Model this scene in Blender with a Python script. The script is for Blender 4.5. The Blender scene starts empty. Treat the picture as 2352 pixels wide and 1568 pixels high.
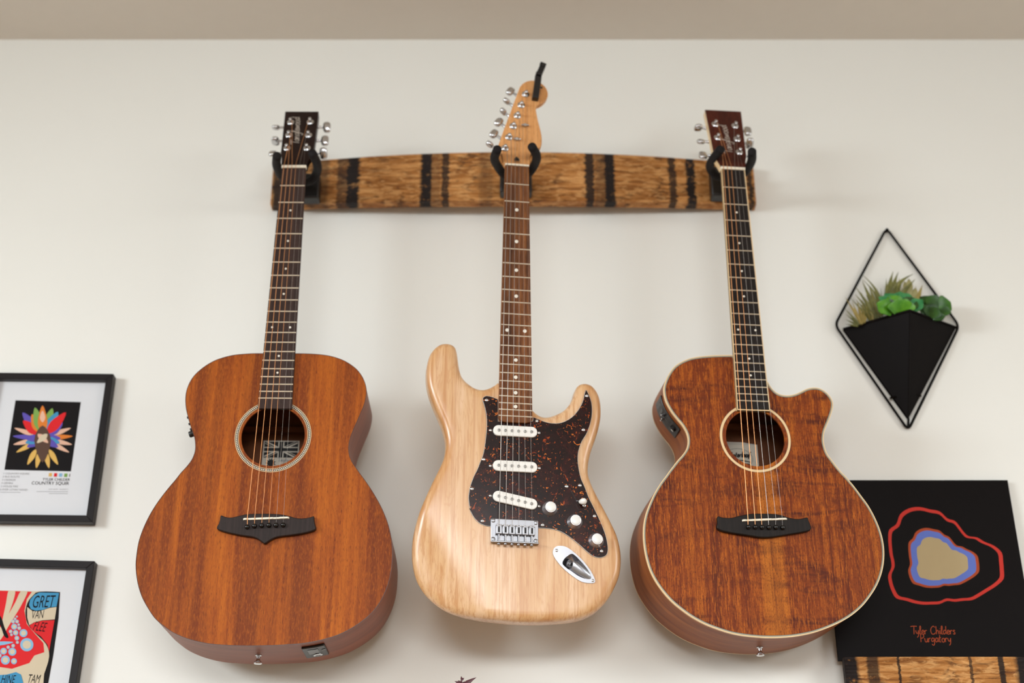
import bpy, bmesh, math, random
import numpy as np
from mathutils import Vector, Matrix
from mathutils.geometry import delaunay_2d_cdt

random.seed(7)
C = bpy.context.scene.collection
R = math.radians

# ------------------------------------------------------------------ camera
FPX, PITCH, EYE = 3267.0, 0.4330849, 0.80          # focal length in px (2352 wide), pitch up, height of the lens
WALL = 2.365                                        # distance of the guitar wall
cam = bpy.data.objects.new('camera', bpy.data.cameras.new('camera'))
C.objects.link(cam)
cam.data.sensor_width = 36.0
cam.data.lens = FPX / 2352.0 * 36.0
cam.location = (0, 0, EYE)
cam.rotation_euler = (math.pi / 2 + PITCH, 0, 0)
cam.data.clip_start = 0.02
cam.data.dof.use_dof = True
cam.data.dof.focus_distance = 2.22
cam.data.dof.aperture_fstop = 2.2
bpy.context.scene.camera = cam

# ------------------------------------------------------------------ light
CEIL = EYE + WALL * math.tan(PITCH + math.atan((784 - 91) / FPX))
world = bpy.data.worlds.new('daylight'); bpy.context.scene.world = world
world.use_nodes = True
world.node_tree.nodes['Background'].inputs[0].default_value = (0.80, 0.90, 1.0, 1)
world.node_tree.nodes['Background'].inputs[1].default_value = 0.35
LX, RX, REAR = -2.7, 2.7, -2.2                      # side walls and the wall behind the camera
WIN = {'left': (-1.1, 1.0, 0.75, 2.38), 'right': (-1.1, 1.0, 0.75, 2.38), 'rear': (-1.7, 1.7, 0.75, 2.38)}


def sky_panel(name, loc, aim, sx, sy, power, col):
    """the bright part of the sky outside a window, shining down into the room"""
    l = bpy.data.lights.new(name, 'AREA'); l.shape = 'RECTANGLE'; l.size = sx; l.size_y = sy
    l.energy = power; l.color = col
    o = bpy.data.objects.new(name, l); C.objects.link(o)
    o.location = loc
    o.rotation_euler = (Vector(aim) - Vector(loc)).to_track_quat('-Z', 'Y').to_euler()
    return o


sky_panel('sky_left', (-4.2, -0.3, 2.55), (0.0, 1.9, 1.50), 2.6, 1.8, 380, (0.88, 0.955, 1.0))
sky_panel('sky_right', (4.2, -0.3, 2.6), (0.0, 1.9, 1.50), 2.6, 1.8, 150, (1.0, 0.98, 0.95))
sky_panel('sky_rear', (0.0, -4.0, 2.75), (0.0, 2.3, 1.35), 3.4, 1.8, 330, (0.96, 0.985, 1.0))

vs = bpy.context.scene.view_settings
vs.view_transform = 'Standard'; vs.look = 'None'; vs.gamma = 1.0; vs.use_curve_mapping = False
vs.exposure = 0.16


# ------------------------------------------------------------------ pixel -> place
def ray(x, y):
    rx = (x - 1176) / FPX; ru = -(y - 784) / FPX; c, s = math.cos(PITCH), math.sin(PITCH)
    return Vector((rx, c - ru * s, s + ru * c))


def at_y(x, y, Y):                                  # the point seen at pixel x, y that lies Y metres from the lens plane
    d = ray(x, y)
    return Vector((0, 0, EYE)) + d * (Y / d.y)


def to_px(P):
    c, s = math.cos(PITCH), math.sin(PITCH)
    X, Y, Z = P[0], P[1], P[2] - EYE
    d = Y * c + Z * s; up = -Y * s + Z * c
    return 1176 + FPX * X / d, 784 - FPX * up / d


class Pose:                                          # a hanging instrument: x right, y into the wall, z up the neck from the nut
    def __init__(s, x, y, z, yaw, tilt, roll):
        s.M = Matrix.Translation((x / 1000, y / 1000, z / 1000 + EYE)) @ Matrix.Rotation(yaw, 4, 'Z') @ Matrix.Rotation(tilt, 4, 'X') @ Matrix.Rotation(roll, 4, 'Y')
        s.I = s.M.inverted()
        s.o = s.I @ Vector((0, 0, EYE)); s.r = s.I.to_3x3()

    def uz(s, x, y, h):                              # pixel -> local x, z on the plane local y = h (metres)
        d = s.r @ ray(x, y); t = (h - s.o.y) / d.y
        p = s.o + d * t
        return p.x, p.z

    def plane(s, x, y, p0, n):
        d = s.r @ ray(x, y); t = (p0 - s.o).dot(n) / d.dot(n)
        return s.o + d * t


# ------------------------------------------------------------------ mesh helpers
def finish(bm, name, mat, parent=None, smooth=None, mats=None):
    bmesh.ops.recalc_face_normals(bm, faces=bm.faces)
    if smooth is not None:
        a = math.radians(smooth)
        for f in bm.faces: f.smooth = True
        for e in bm.edges:
            e.smooth = len(e.link_faces) == 2 and e.calc_face_angle(0) < a
    me = bpy.data.meshes.new(name); bm.to_mesh(me); bm.free()
    for m in (mats or [mat]): me.materials.append(m)
    o = bpy.data.objects.new(name, me); C.objects.link(o)
    if parent is not None: o.parent = parent
    return o


def mesh(name, vs_, fs, mat, parent=None, smooth=None, norm=True):
    bm = bmesh.new(); v = [bm.verts.new(p) for p in vs_]
    for f in fs:
        try: bm.faces.new([v[i] for i in f])
        except ValueError: pass
    return finish(bm, name, mat, parent, smooth)


def bev(o, w, seg=2, ang=35):
    m = o.modifiers.new('bevel', 'BEVEL'); m.width = w; m.segments = seg; m.limit_method = 'ANGLE'; m.angle_limit = R(ang)
    return o


def spline(P, n=6, closed=False):
    P = [np.array(p, float) for p in P]; N = len(P); out = []
    for i in range(N if closed else N - 1):
        p1, p2 = P[i], P[(i + 1) % N]
        p0 = P[i - 1] if (closed or i > 0) else 2 * p1 - p2
        p3 = P[(i + 2) % N] if (closed or i + 2 < N) else 2 * p2 - p1
        for k in range(n):
            t = k / n
            out.append(0.5 * (2 * p1 + (p2 - p0) * t + (2 * p0 - 5 * p1 + 4 * p2 - p3) * t * t + (3 * p1 - p0 - 3 * p2 + p3) * t ** 3))
    if not closed: out.append(P[-1])
    return [tuple(p) for p in out]


def ident(u, z, h): return (u, h, z)


def prism(name, poly, h0, h1, mat, parent=None, fn=ident, smooth=35, bevel=0):
    """closed outline (u, z) extruded from h0 (front) to h1"""
    n = len(poly)
    vs_ = [fn(u, z, h0) for u, z in poly] + [fn(u, z, h1) for u, z in poly]
    fs = [list(range(n)), list(range(2 * n - 1, n - 1, -1))] + [[i, (i + 1) % n, n + (i + 1) % n, n + i] for i in range(n)]
    o = mesh(name, vs_, fs, mat, parent, smooth)
    if bevel: bev(o, bevel)
    return o


def box(name, lo, hi, mat, parent=None, bevel=0):
    x0, y0, z0 = lo; x1, y1, z1 = hi
    return prism(name, [(x0, z0), (x1, z0), (x1, z1), (x0, z1)], y0, y1, mat, parent, smooth=None if not bevel else 30, bevel=bevel)


def add_tube(bm, pts, r, seg=8, cap=True):
    pts = [Vector(p) for p in pts]; rs = r if isinstance(r, (list, tuple)) else [r] * len(pts)
    rings = []; prev = None
    for i, p in enumerate(pts):
        t = (pts[min(i + 1, len(pts) - 1)] - pts[max(i - 1, 0)]).normalized()
        a = prev if prev is not None else Vector((0.31, 0.2, 0.93)) if abs(t.dot(Vector((0.31, 0.2, 0.93)))) < .9 else Vector((1, 0, 0))
        a = (a - t * a.dot(t)).normalized(); b = t.cross(a); prev = a
        rings.append([bm.verts.new(p + (a * math.cos(2 * math.pi * k / seg) + b * math.sin(2 * math.pi * k / seg)) * rs[i]) for k in range(seg)])
    for i in range(len(rings) - 1):
        for k in range(seg):
            bm.faces.new([rings[i][k], rings[i][(k + 1) % seg], rings[i + 1][(k + 1) % seg], rings[i + 1][k]])
    if cap:
        bm.faces.new(rings[0][::-1]); bm.faces.new(rings[-1])


def tube(name, pts, r, mat, parent=None, seg=8, smooth=50):
    bm = bmesh.new(); add_tube(bm, pts, r, seg)
    return finish(bm, name, mat, parent, smooth)


def add_lathe(bm, prof, base, axis, seg=20):
    """profile [(radius, height)] turned about axis from base"""
    axis = Vector(axis).normalized(); base = Vector(base)
    a = axis.orthogonal().normalized(); b = axis.cross(a); rings = []
    for r, h in prof:
        rings.append([bm.verts.new(base + axis * h + (a * math.cos(2 * math.pi * k / seg) + b * math.sin(2 * math.pi * k / seg)) * max(r, 1e-5)) for k in range(seg)])
    for i in range(len(rings) - 1):
        for k in range(seg):
            bm.faces.new([rings[i][k], rings[i][(k + 1) % seg], rings[i + 1][(k + 1) % seg], rings[i + 1][k]])
    bm.faces.new(rings[0][::-1]); bm.faces.new(rings[-1])


def lathe(name, prof, base, axis, mat, parent=None, seg=20, smooth=40):
    bm = bmesh.new(); add_lathe(bm, prof, base, axis, seg)
    return finish(bm, name, mat, parent, smooth)


def inset(poly, d):
    """move a closed outline inwards by d (small distances)"""
    P = np.array(poly); n = len(P)
    T = np.roll(P, -1, 0) - np.roll(P, 1, 0); T /= np.linalg.norm(T, axis=1)[:, None] + 1e-12
    N = np.stack([-T[:, 1], T[:, 0]], -1)
    A = 0.5 * np.sum(P[:, 0] * np.roll(P[:, 1], -1) - np.roll(P[:, 0], -1) * P[:, 1])
    return [tuple(p) for p in P + N * d * (1 if A > 0 else -1)]


def resample(poly, step):
    """closed outline at even spacing"""
    P = np.array(list(poly) + [poly[0]]); s = np.concatenate([[0], np.cumsum(np.linalg.norm(np.diff(P, axis=0), axis=1))])
    n = max(8, int(s[-1] / step)); t = np.linspace(0, s[-1], n, endpoint=False)
    return [(float(a), float(b)) for a, b in zip(np.interp(t, s, P[:, 0]), np.interp(t, s, P[:, 1]))]


def in_poly(P, poly):
    x, y = P[:, 0], P[:, 1]; r = np.zeros(len(P), bool); q = np.array(poly); j = len(q) - 1
    for i in range(len(q)):
        c = ((q[i, 1] > y) != (q[j, 1] > y)) & (x < (q[j, 0] - q[i, 0]) * (y - q[i, 1]) / (q[j, 1] - q[i, 1] + 1e-15) + q[i, 0])
        r ^= c; j = i
    return r


def edge_dist(P, poly):
    q = np.array(poly); a = q; b = np.roll(q, -1, 0); best = np.full(len(P), 1e9)
    for i in range(len(q)):
        d = b[i] - a[i]; t = np.clip(((P - a[i]) @ d) / (d @ d + 1e-15), 0, 1)
        best = np.minimum(best, np.linalg.norm(P - (a[i] + t[:, None] * d), axis=1))
    return best


def tri_fill(poly, step, hole=None):
    """triangulate the inside of poly with inner points; returns points, triangles"""
    pts = [tuple(p) for p in poly]; edges = [(i, (i + 1) % len(poly)) for i in range(len(poly))]
    if hole:
        k = len(pts); pts += hole; edges += [(k + i, k + (i + 1) % len(hole)) for i in range(len(hole))]
    q = np.array(poly); g = np.stack(np.meshgrid(np.arange(q[:, 0].min(), q[:, 0].max(), step), np.arange(q[:, 1].min(), q[:, 1].max(), step)), -1).reshape(-1, 2)
    ok = in_poly(g, poly); g = g[ok]; g = g[edge_dist(g, poly) > step * .45]
    if hole:
        g = g[~in_poly(g, hole)]; g = g[edge_dist(g, hole) > step * .45]
    pts += [tuple(p) for p in g]
    v, e, f, *_ = delaunay_2d_cdt([Vector(p) for p in pts], edges, [], 1, 1e-7)
    V = np.array([(p.x, p.y) for p in v]); F = [list(t) for t in f]
    cen = np.array([V[t].mean(0) for t in F]); keep = in_poly(cen, poly)
    if hole: keep &= ~in_poly(cen, hole)
    return V, [t for t, k in zip(F, keep) if k]


def empty(name, M=None, label=None, cat=None, group=None):
    o = bpy.data.objects.new(name, None); C.objects.link(o); o.empty_display_size = 0.05
    if M is not None: o.matrix_world = M
    tag(o, label, cat, group)
    return o


def tag(o, label=None, cat=None, group=None, kind=None):
    if label: o['label'] = label
    if cat: o['category'] = cat
    if group: o['group'] = group
    if kind: o['kind'] = kind
    return o


# ------------------------------------------------------------------ materials
class NT:
    def __init__(s, name):
        s.m = bpy.data.materials.new(name); s.m.use_nodes = True; s.t = s.m.node_tree
        s.b = s.t.nodes['Principled BSDF']; s.c = s.t.nodes.new('ShaderNodeTexCoord').outputs['Object']

    def n(s, kind, **kw):
        o = s.t.nodes.new('ShaderNode' + kind)
        for k, v in kw.items():
            if k in o.inputs: s.set(o.inputs[k], v)
            else: setattr(o, k, v)
        return o

    def set(s, inp, v):
        if isinstance(v, bpy.types.NodeSocket): s.t.links.new(v, inp)
        else: inp.default_value = v

    def map(s, scale, loc=(0, 0, 0), rot=(0, 0, 0), src=None):
        o = s.n('Mapping'); s.t.links.new(src or s.c, o.inputs[0])
        o.inputs['Scale'].default_value = scale; o.inputs['Location'].default_value = loc; o.inputs['Rotation'].default_value = rot
        return o.outputs[0]

    def noise(s, vec, scale=1.0, detail=4.0, rough=.55, dist=0.0):
        o = s.n('TexNoise', Scale=scale, Detail=detail, Roughness=rough, Distortion=dist); s.t.links.new(vec, o.inputs['Vector'])
        return o.outputs['Fac']

    def ramp(s, fac, stops, interp='LINEAR'):
        o = s.n('ValToRGB'); s.t.links.new(fac, o.inputs[0]); r = o.color_ramp; r.interpolation = interp
        while len(r.elements) < len(stops): r.elements.new(0.5)
        for e, (p, c) in zip(r.elements, stops):
            e.position = p; e.color = (c, c, c, 1) if isinstance(c, (int, float)) else (*c, 1)
        return o.outputs[0]

    def mix(s, a, b, fac, mode='MIX'):
        o = s.n('Mix', data_type='RGBA', blend_type=mode)
        s.set(o.inputs[0], fac); s.set(o.inputs[6], a if isinstance(a, bpy.types.NodeSocket) else (*a, 1)); s.set(o.inputs[7], b if isinstance(b, bpy.types.NodeSocket) else (*b, 1))
        return o.outputs[2]

    def math(s, op, a, b=0.0):
        o = s.n('Math', operation=op); s.set(o.inputs[0], a); s.set(o.inputs[1], b)
        return o.outputs[0]

    def bump(s, h, strength=.2, dist=.001):
        o = s.n('Bump', Strength=strength, Distance=dist); s.t.links.new(h, o.inputs['Height'])
        s.t.links.new(o.outputs[0], s.b.inputs['Normal'])

    def done(s, col=None, rough=.5, metal=0.0, spec=.5, coat=0.0, coat_rough=.1):
        if col is not None: s.set(s.b.inputs['Base Color'], col if isinstance(col, bpy.types.NodeSocket) else (*col, 1))
        s.set(s.b.inputs['Roughness'], rough); s.b.inputs['Metallic'].default_value = metal
        s.b.inputs['Specular IOR Level'].default_value = spec
        s.b.inputs['Coat Weight'].default_value = coat; s.b.inputs['Coat Roughness'].default_value = coat_rough
        return s.m


def srgb(r, g, b):
    return tuple((c / 255 / 12.92) if c / 255 <= .04045 else ((c / 255 + .055) / 1.055) ** 2.4 for c in (r, g, b))


def plain(name, col, rough=.5, metal=0.0, spec=.5, var=.06, coat=0.0):
    t = NT(name); f = t.noise(t.map((40, 40, 40)), 1, 3)
    c = t.mix(tuple(x * (1 - var) for x in col), tuple(min(1, x * (1 + var)) for x in col), f)
    return t.done(c, rough, metal, spec, coat)


def m_wall():
    t = NT('wall_paint'); f = t.noise(t.map((1.3, 1.3, 1.3)), 1, 3)
    c = t.mix(srgb(227, 226, 219), srgb(231, 230, 224), f)
    t.bump(t.noise(t.map((260, 260, 260)), 1, 3), .12, .0008)
    return t.done(c, .62, spec=.3)


def m_mahogany():
    t = NT('mahogany_satin')
    broad = t.noise(t.map((30, 16, .9)), 1, 3, .55, .3)
    streak = t.noise(t.map((120, 60, 5.0)), 1, 5, .62, .2)
    pore = t.noise(t.map((900, 300, 95)), 1, 3, .6)
    curl = t.noise(t.map((520, 160, 110)), 1, 3, .6, .5)
    c = t.ramp(streak, [(.32, srgb(122, 52, 10)), (.5, srgb(152, 75, 16)), (.68, srgb(175, 93, 21))])
    c = t.mix(c, srgb(102, 42, 10), t.ramp(broad, [(.47, 0), (.62, .78)]))
    c = t.mix(c, srgb(189, 103, 24), t.ramp(curl, [(.48, 0), (.66, .34)]))
    c = t.mix(c, srgb(73, 26, 8), t.ramp(pore, [(.56, 0), (.68, .7)]))
    t.bump(pore, .08, .0003)
    return t.done(c, .5, spec=.18)


def m_side(name, a, b, rough=.35):
    t = NT(name); f = t.noise(t.map((6, 50, 6)), 1, 4, .6, .6); p = t.noise(t.map((60, 900, 60)), 1, 2)
    c = t.ramp(f, [(.3, a), (.7, b)]); c = t.mix(c, tuple(x * .6 for x in a), t.ramp(p, [(.6, 0), (.75, .4)]))
    return t.done(c, rough, spec=.22)


def m_koa():
    t = NT('koa_figured')
    ribbon = t.noise(t.map((120, 60, 2.0)), 1, 4, .6, .2)
    fine = t.noise(t.map((650, 200, 60)), 1, 3, .6)
    speck = t.noise(t.map((620, 300, 260)), 1, 3, .6)
    flame = t.noise(t.map((9, 7, 46)), 1, 4, .65, .6)
    patch = t.noise(t.map((9, 9, 6), loc=(3.1, 0, 1.7)), 1, 2, .5)
    c = t.ramp(ribbon, [(.30, srgb(85, 30, 6)), (.44, srgb(113, 46, 9)), (.56, srgb(137, 63, 13)), (.70, srgb(164, 87, 21))])
    fl = t.math('MULTIPLY', t.ramp(flame, [(.47, 0), (.62, 1)]), t.ramp(patch, [(.36, .1), (.56, 1)]))
    c = t.mix(c, srgb(72, 22, 9), t.math('MULTIPLY', fl, .92))
    c = t.mix(c, srgb(194, 105, 27), t.ramp(fine, [(.51, 0), (.66, .66)]))
    sx = t.n('SeparateXYZ'); t.t.links.new(t.c, sx.inputs[0])
    mid = t.ramp(t.math('ADD', t.math('ABSOLUTE', t.math('SUBTRACT', sx.outputs[0], .012)), t.math('MULTIPLY', t.math('SUBTRACT', flame, .5), .03)), [(.006, .75), (.024, 0)])
    c = t.mix(c, srgb(192, 113, 33), t.math('MULTIPLY', mid, t.ramp(ribbon, [(.35, .2), (.6, .9)])))
    c = t.mix(c, srgb(64, 22, 6), t.ramp(speck, [(.52, 0), (.66, .62)]))
    return t.done(c, .45, spec=.2)


def m_ash():
    t = NT('natural_ash')
    lines = t.noise(t.map((210, 120, 5.5)), 1, 3, .55, .35); arch = t.noise(t.map((70, 60, 9)), 1, 2, .5, 2.2)
    broad = t.noise(t.map((34, 30, 2.4)), 1, 3, .5, .5); pore = t.noise(t.map((900, 300, 40)), 1, 3, .6)
    c = t.ramp(broad, [(.34, srgb(199, 147, 96)), (.5, srgb(213, 169, 121)), (.66, srgb(222, 184, 144))])
    c = t.mix(c, srgb(185, 124, 69), t.ramp(lines, [(.50, 0), (.62, .50)]))
    c = t.mix(c, srgb(189, 129, 75), t.ramp(arch, [(.52, 0), (.58, .35), (.64, 0)]))
    c = t.mix(c, srgb(170, 111, 61), t.ramp(pore, [(.56, 0), (.70, .4)]))
    return t.done(c, .36, spec=.4, coat=.65, coat_rough=.26)


def m_board(name, a, b, c_, zs=9, rough=.5):
    t = NT(name); f = t.noise(t.map((260, 150, zs)), 1, 5, .65, .3); g = t.noise(t.map((40, 40, 5)), 1, 3)
    p = t.noise(t.map((900, 500, 55)), 1, 2)
    c = t.ramp(f, [(.28, a), (.5, b), (.72, c_)]); c = t.mix(c, a, t.ramp(g, [(.5, 0), (.68, .6)]))
    c = t.mix(c, tuple(x * .35 for x in a), t.ramp(p, [(.58, 0), (.7, .6)]))
    return t.done(c, rough, spec=.22)


def m_tortoise():
    t = NT('tortoiseshell')
    big = t.noise(t.map((26, 26, 26)), 1, 4, .6, 1.6); fl = t.noise(t.map((95, 95, 62), rot=(0, .5, 0)), 1, 3, .55, 2.2)
    fl2 = t.noise(t.map((150, 150, 190), loc=(5, 0, 2)), 1, 2, .5, 1.4)
    c = t.ramp(big, [(.35, srgb(18, 8, 7)), (.6, srgb(40, 13, 9)), (.75, srgb(76, 26, 14))])
    c = t.mix(c, srgb(168, 70, 22), t.ramp(fl, [(.635, 0), (.68, .8), (.73, 1)]))
    c = t.mix(c, srgb(226, 122, 44), t.ramp(fl2, [(.672, 0), (.705, 1)]))
    return t.done(c, .22, spec=.3)


def m_stave(name, bands, seed, wobble=.021):
    """weathered oak stave, grain along x, charred across at the given x"""
    t = NT(name)
    g1 = t.noise(t.map((9, 60, 120), loc=(seed, 0, 0)), 1, 5, .65, .6)
    g2 = t.noise(t.map((30, 120, 420), loc=(seed, 3, 1)), 1, 4, .65, .3)
    blot = t.noise(t.map((26, 40, 60), loc=(seed, 7, 2)), 1, 4, .6, .8)
    c = t.ramp(g1, [(.30, srgb(112, 64, 24)), (.48, srgb(172, 112, 52)), (.66, srgb(216, 156, 92))])
    c = t.mix(c, srgb(92, 52, 22), t.ramp(g2, [(.54, 0), (.72, .6)]))
    c = t.mix(c, srgb(58, 34, 16), t.ramp(blot, [(.54, 0), (.66, .7)]))
    pale = t.noise(t.map((40, 60, 150), loc=(seed, 9, 4)), 1, 4, .65, .8)
    c = t.mix(c, srgb(222, 168, 106), t.ramp(pale, [(.49, 0), (.62, .75)]))
    sx = t.n('SeparateXYZ'); wob = t.noise(t.map((30, 20, 150), loc=(seed * 2, 0, 0)), 1, 4, .75)
    t.t.links.new(t.c, sx.inputs[0])
    x = t.math('ADD', sx.outputs[0], t.math('MULTIPLY', t.math('SUBTRACT', wob, .5), wobble))
    tot = None
    for cx, hw, amt in bands:
        d = t.math('ABSOLUTE', t.math('SUBTRACT', x, cx))
        k = t.math('MULTIPLY', t.ramp(t.math('DIVIDE', d, hw * 2), [(.38, 1), (.58, 0)]), amt)
        tot = k if tot is None else t.math('MAXIMUM', tot, k)
    rag = t.noise(t.map((45, 60, 70), loc=(seed, 1, 5)), 1, 5, .75)
    tot = t.math('MULTIPLY', tot, t.ramp(rag, [(.30, .15), (.42, 1)]))
    c = t.mix(c, srgb(27, 18, 16), tot)
    t.bump(t.noise(t.map((40, 60, 230), loc=(seed, 0, 0)), 1, 5, .7, .5), .8, .004)
    return t.done(c, .62, spec=.3)


WALLM = m_wall()
MAHOG = m_mahogany(); KOA = m_koa(); ASH = m_ash(); TORT = m_tortoise()
SIDE_L = m_side('mahogany_side', srgb(112, 56, 32), srgb(142, 78, 46), .4)
SIDE_R = m_side('koa_side', srgb(108, 52, 20), srgb(154, 88, 38), .45)
INNER = m_side('inside_wood', srgb(96, 52, 26), srgb(130, 74, 38), .6)
NECKM = m_side('mahogany_neck', srgb(88, 46, 28), srgb(112, 60, 36), .4)
ROSEW = m_board('dark_rosewood_board', srgb(42, 28, 24), srgb(56, 40, 35), srgb(74, 54, 46))
EBONY = m_board('black_board', srgb(26, 20, 18), srgb(31, 25, 23), srgb(40, 32, 30), rough=.4)
BROWNB = m_board('brown_rosewood_board', srgb(66, 36, 18), srgb(114, 68, 36), srgb(152, 98, 54), 14)
BRIDGEM = m_board('dark_bridge_wood', srgb(32, 23, 20), srgb(42, 31, 28), srgb(52, 39, 35))
BRIDGEK = m_board('black_bridge_wood', srgb(20, 16, 14), srgb(27, 22, 20), srgb(40, 30, 25))
HEADL = m_board('dark_headstock_veneer', srgb(26, 15, 13), srgb(34, 20, 17), srgb(44, 27, 22), rough=.3)
HEADR = m_board('red_brown_headstock_veneer', srgb(52, 20, 15), srgb(74, 30, 20), srgb(92, 40, 26), rough=.28)
MAPLE = m_board('maple_neck', srgb(205, 142, 84), srgb(220, 160, 102), srgb(228, 172, 116), 5, .35)
CREAM = plain('cream_binding', srgb(226, 196, 150), .35)
BONE = plain('bone_white', srgb(235, 226, 205), .35)
PURF = plain('grey_abalone_line', srgb(150, 148, 130), .3, var=.2)
BLACKB = plain('black_edge', srgb(36, 20, 15), .4)
EDGEB = plain('brown_edge', srgb(70, 34, 20), .4)
CHROME = plain('chrome', (.60, .60, .61), .2, 1.0, var=.02)
KNOBC = plain('knob_chrome', (.85, .85, .88), .4, 1.0, var=.02)
JACKM = plain('jack_plate_chrome', (.44, .44, .47), .27, 1.0, var=.05)
STEEL = plain('bridge_steel', (.36, .36, .38), .38, 1.0, var=.05)
FRET = plain('nickel_fret', srgb(225, 214, 192), .32, .75)
BRONZE = plain('bronze_string', srgb(216, 152, 100), .42, .6)
PLAINS = plain('steel_string', srgb(158, 150, 142), .4, .8)
PEARL = plain('white_dot', srgb(236, 230, 216), .3)
PICKW = plain('white_plastic', srgb(236, 233, 226), .35)
KNOBW = plain('pearl_knob_top', srgb(232, 231, 226), .2, var=.12)
POLE = plain('pickup_pole', (.30, .29, .27), .45, .8)
BLACK = plain('black_plastic', srgb(20, 17, 16), .38)
GLOSSB = plain('gloss_black', srgb(10, 9, 9), .12)
FOAM = plain('black_foam', srgb(22, 18, 18), .75, spec=.25)
LOGO = plain('silver_logo', srgb(190, 178, 165), .4)
PAPER = plain('label_paper', srgb(225, 214, 196), .7)
INK = plain('label_ink', srgb(30, 26, 25), .7)
GREYI = plain('grey_print', srgb(150, 150, 152), .7)
HOLE = plain('dark_recess', srgb(14, 11, 10), .6)

# ------------------------------------------------------------------ lettering
STROKES = {
 'T': (.55, [[(-.08, .95), (.3, 1.0), (.74, .98)], [(.36, .98), (.33, .4), (.30, 0)]]),
 'a': (.5, [[(.4, .4), (.2, .5), (.05, .25), (.15, 0), (.33, .15), (.42, .48), (.42, .1), (.52, .02)]]),
 'n': (.46, [[(0, .48), (.05, 0)], [(.05, .25), (.2, .48), (.32, .4), (.34, .05), (.46, .02)]]),
 'g': (.5, [[(.4, .42), (.2, .5), (.05, .28), (.15, .05), (.35, .2), (.42, .48), (.4, -.2), (.25, -.4), (.08, -.25)]]),
 'l': (.26, [[(0, .05), (.2, .7), (.2, 1), (.1, .9), (.08, .1), (.24, .02)]]),
 'e': (.42, [[(.02, .22), (.33, .3), (.24, .5), (.08, .4), (.06, .1), (.22, 0), (.42, .12)]]),
 'w': (.56, [[(0, .48), (.08, .02), (.25, .4), (.33, .02), (.5, .5)]]),
 'o': (.44, [[(.22, .5), (.04, .3), (.1, .02), (.3, .02), (.38, .3), (.22, .5)]]),
 'd': (.5, [[(.38, .4), (.2, .5), (.04, .25), (.15, 0), (.36, .2)], [(.42, 1.0), (.39, .3), (.48, .02)]]),
 'y': (.46, [[(0, .48), (.08, .15), (.25, .12), (.36, .48)], [(.38, .48), (.3, -.2), (.12, -.4)]]),
 'r': (.36, [[(0, .48), (.05, 0)], [(.05, .3), (.15, .46), (.3, .46)]]),
 'C': (.7, [[(.6, .85), (.4, 1), (.12, .75), (.05, .35), (.2, .02), (.5, .05), (.62, .2)]]),
 'h': (.44, [[(.05, 1), (.05, 0)], [(.05, .25), (.2, .48), (.33, .38), (.35, 0)]]),
 'i': (.2, [[(.08, .48), (.08, 0)], [(.08, .68), (.1, .72)]]),
 's': (.38, [[(.3, .42), (.15, .5), (.05, .38), (.25, .2), (.22, .02), (.02, .06)]]),
 'P': (.58, [[(.08, 0), (.1, 1)], [(.05, .95), (.35, 1), (.5, .75), (.35, .5), (.1, .48)]]),
 'u': (.46, [[(0, .48), (.05, .1), (.2, 0), (.33, .2), (.36, .48), (.37, .05), (.46, .02)]]),
 't': (.34, [[(.12, .85), (.1, .1), (.25, 0)], [(0, .52), (.28, .54)]]),
 'W': (.85, [[(0, 1), (.15, 0), (.4, .7), (.5, 0), (.8, 1)]]),
 'f': (.34, [[(.35, .9), (.22, 1), (.15, .7), (.12, -.3)], [(.02, .5), (.3, .5)]]),
 ' ': (.4, []),
}


def script(text, size, wid, place, slant=0.0):
    """strokes of handwriting as flat ribbons; place(x, y) -> point, size = capital height; returns verts, faces"""
    V, F = [], []; x0 = 0
    for ch in text:
        adv, st = STROKES[ch]
        for s in st:
            p = np.array(spline([(x0 + (a + slant * b), b) for a, b in s], 5)) * size
            T = np.gradient(p, axis=0); T /= np.linalg.norm(T, axis=1)[:, None] + 1e-9
            N = np.stack([-T[:, 1], T[:, 0]], -1) * wid / 2; k = len(V)
            for a, b in zip(p + N, p - N): V += [place(*a), place(*b)]
            F += [[k + 2 * i, k + 2 * i + 1, k + 2 * i + 3, k + 2 * i + 2] for i in range(len(p) - 1)]
        x0 += adv
    return V, F, x0 * size


def type_mesh(text, size, place, align='LEFT'):
    """flat printed lettering as vertices and faces"""
    cu = bpy.data.curves.new('lettering', 'FONT'); cu.body = text; cu.size = size; cu.align_x = align; cu.resolution_u = 3
    o = bpy.data.objects.new('lettering', cu); C.objects.link(o)
    bpy.context.view_layer.update()
    me = bpy.data.meshes.new_from_object(o.evaluated_get(bpy.context.evaluated_depsgraph_get()))
    V = [place(v.co.x, v.co.y) for v in me.vertices]; F = [list(p.vertices) for p in me.polygons]
    bpy.data.objects.remove(o); bpy.data.curves.remove(cu); bpy.data.meshes.remove(me)
    return V, F


class Flat:
    """flat print: coloured areas lying on one another"""
    def __init__(s): s.bm = bmesh.new(); s.mats = []

    def mi(s, m):
        if m not in s.mats: s.mats.append(m)
        return s.mats.index(m)

    def add(s, V, F, m):
        v = [s.bm.verts.new(p) for p in V]
        for f in F:
            try: s.bm.faces.new([v[i] for i in f]).material_index = s.mi(m)
            except ValueError: pass

    def poly(s, P, m): s.add(P, [list(range(len(P)))], m)

    def build(s, name, parent): return finish(s.bm, name, None, parent, mats=s.mats)


def zp(pts, x0, y0, s): return [(x0 + a / s, y0 + b / s) for a, b in pts]


# ------------------------------------------------------------------ shared instrument parts
def fret_z(n, scale): return -scale * (1 - 2 ** (-n / 12))


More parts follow.
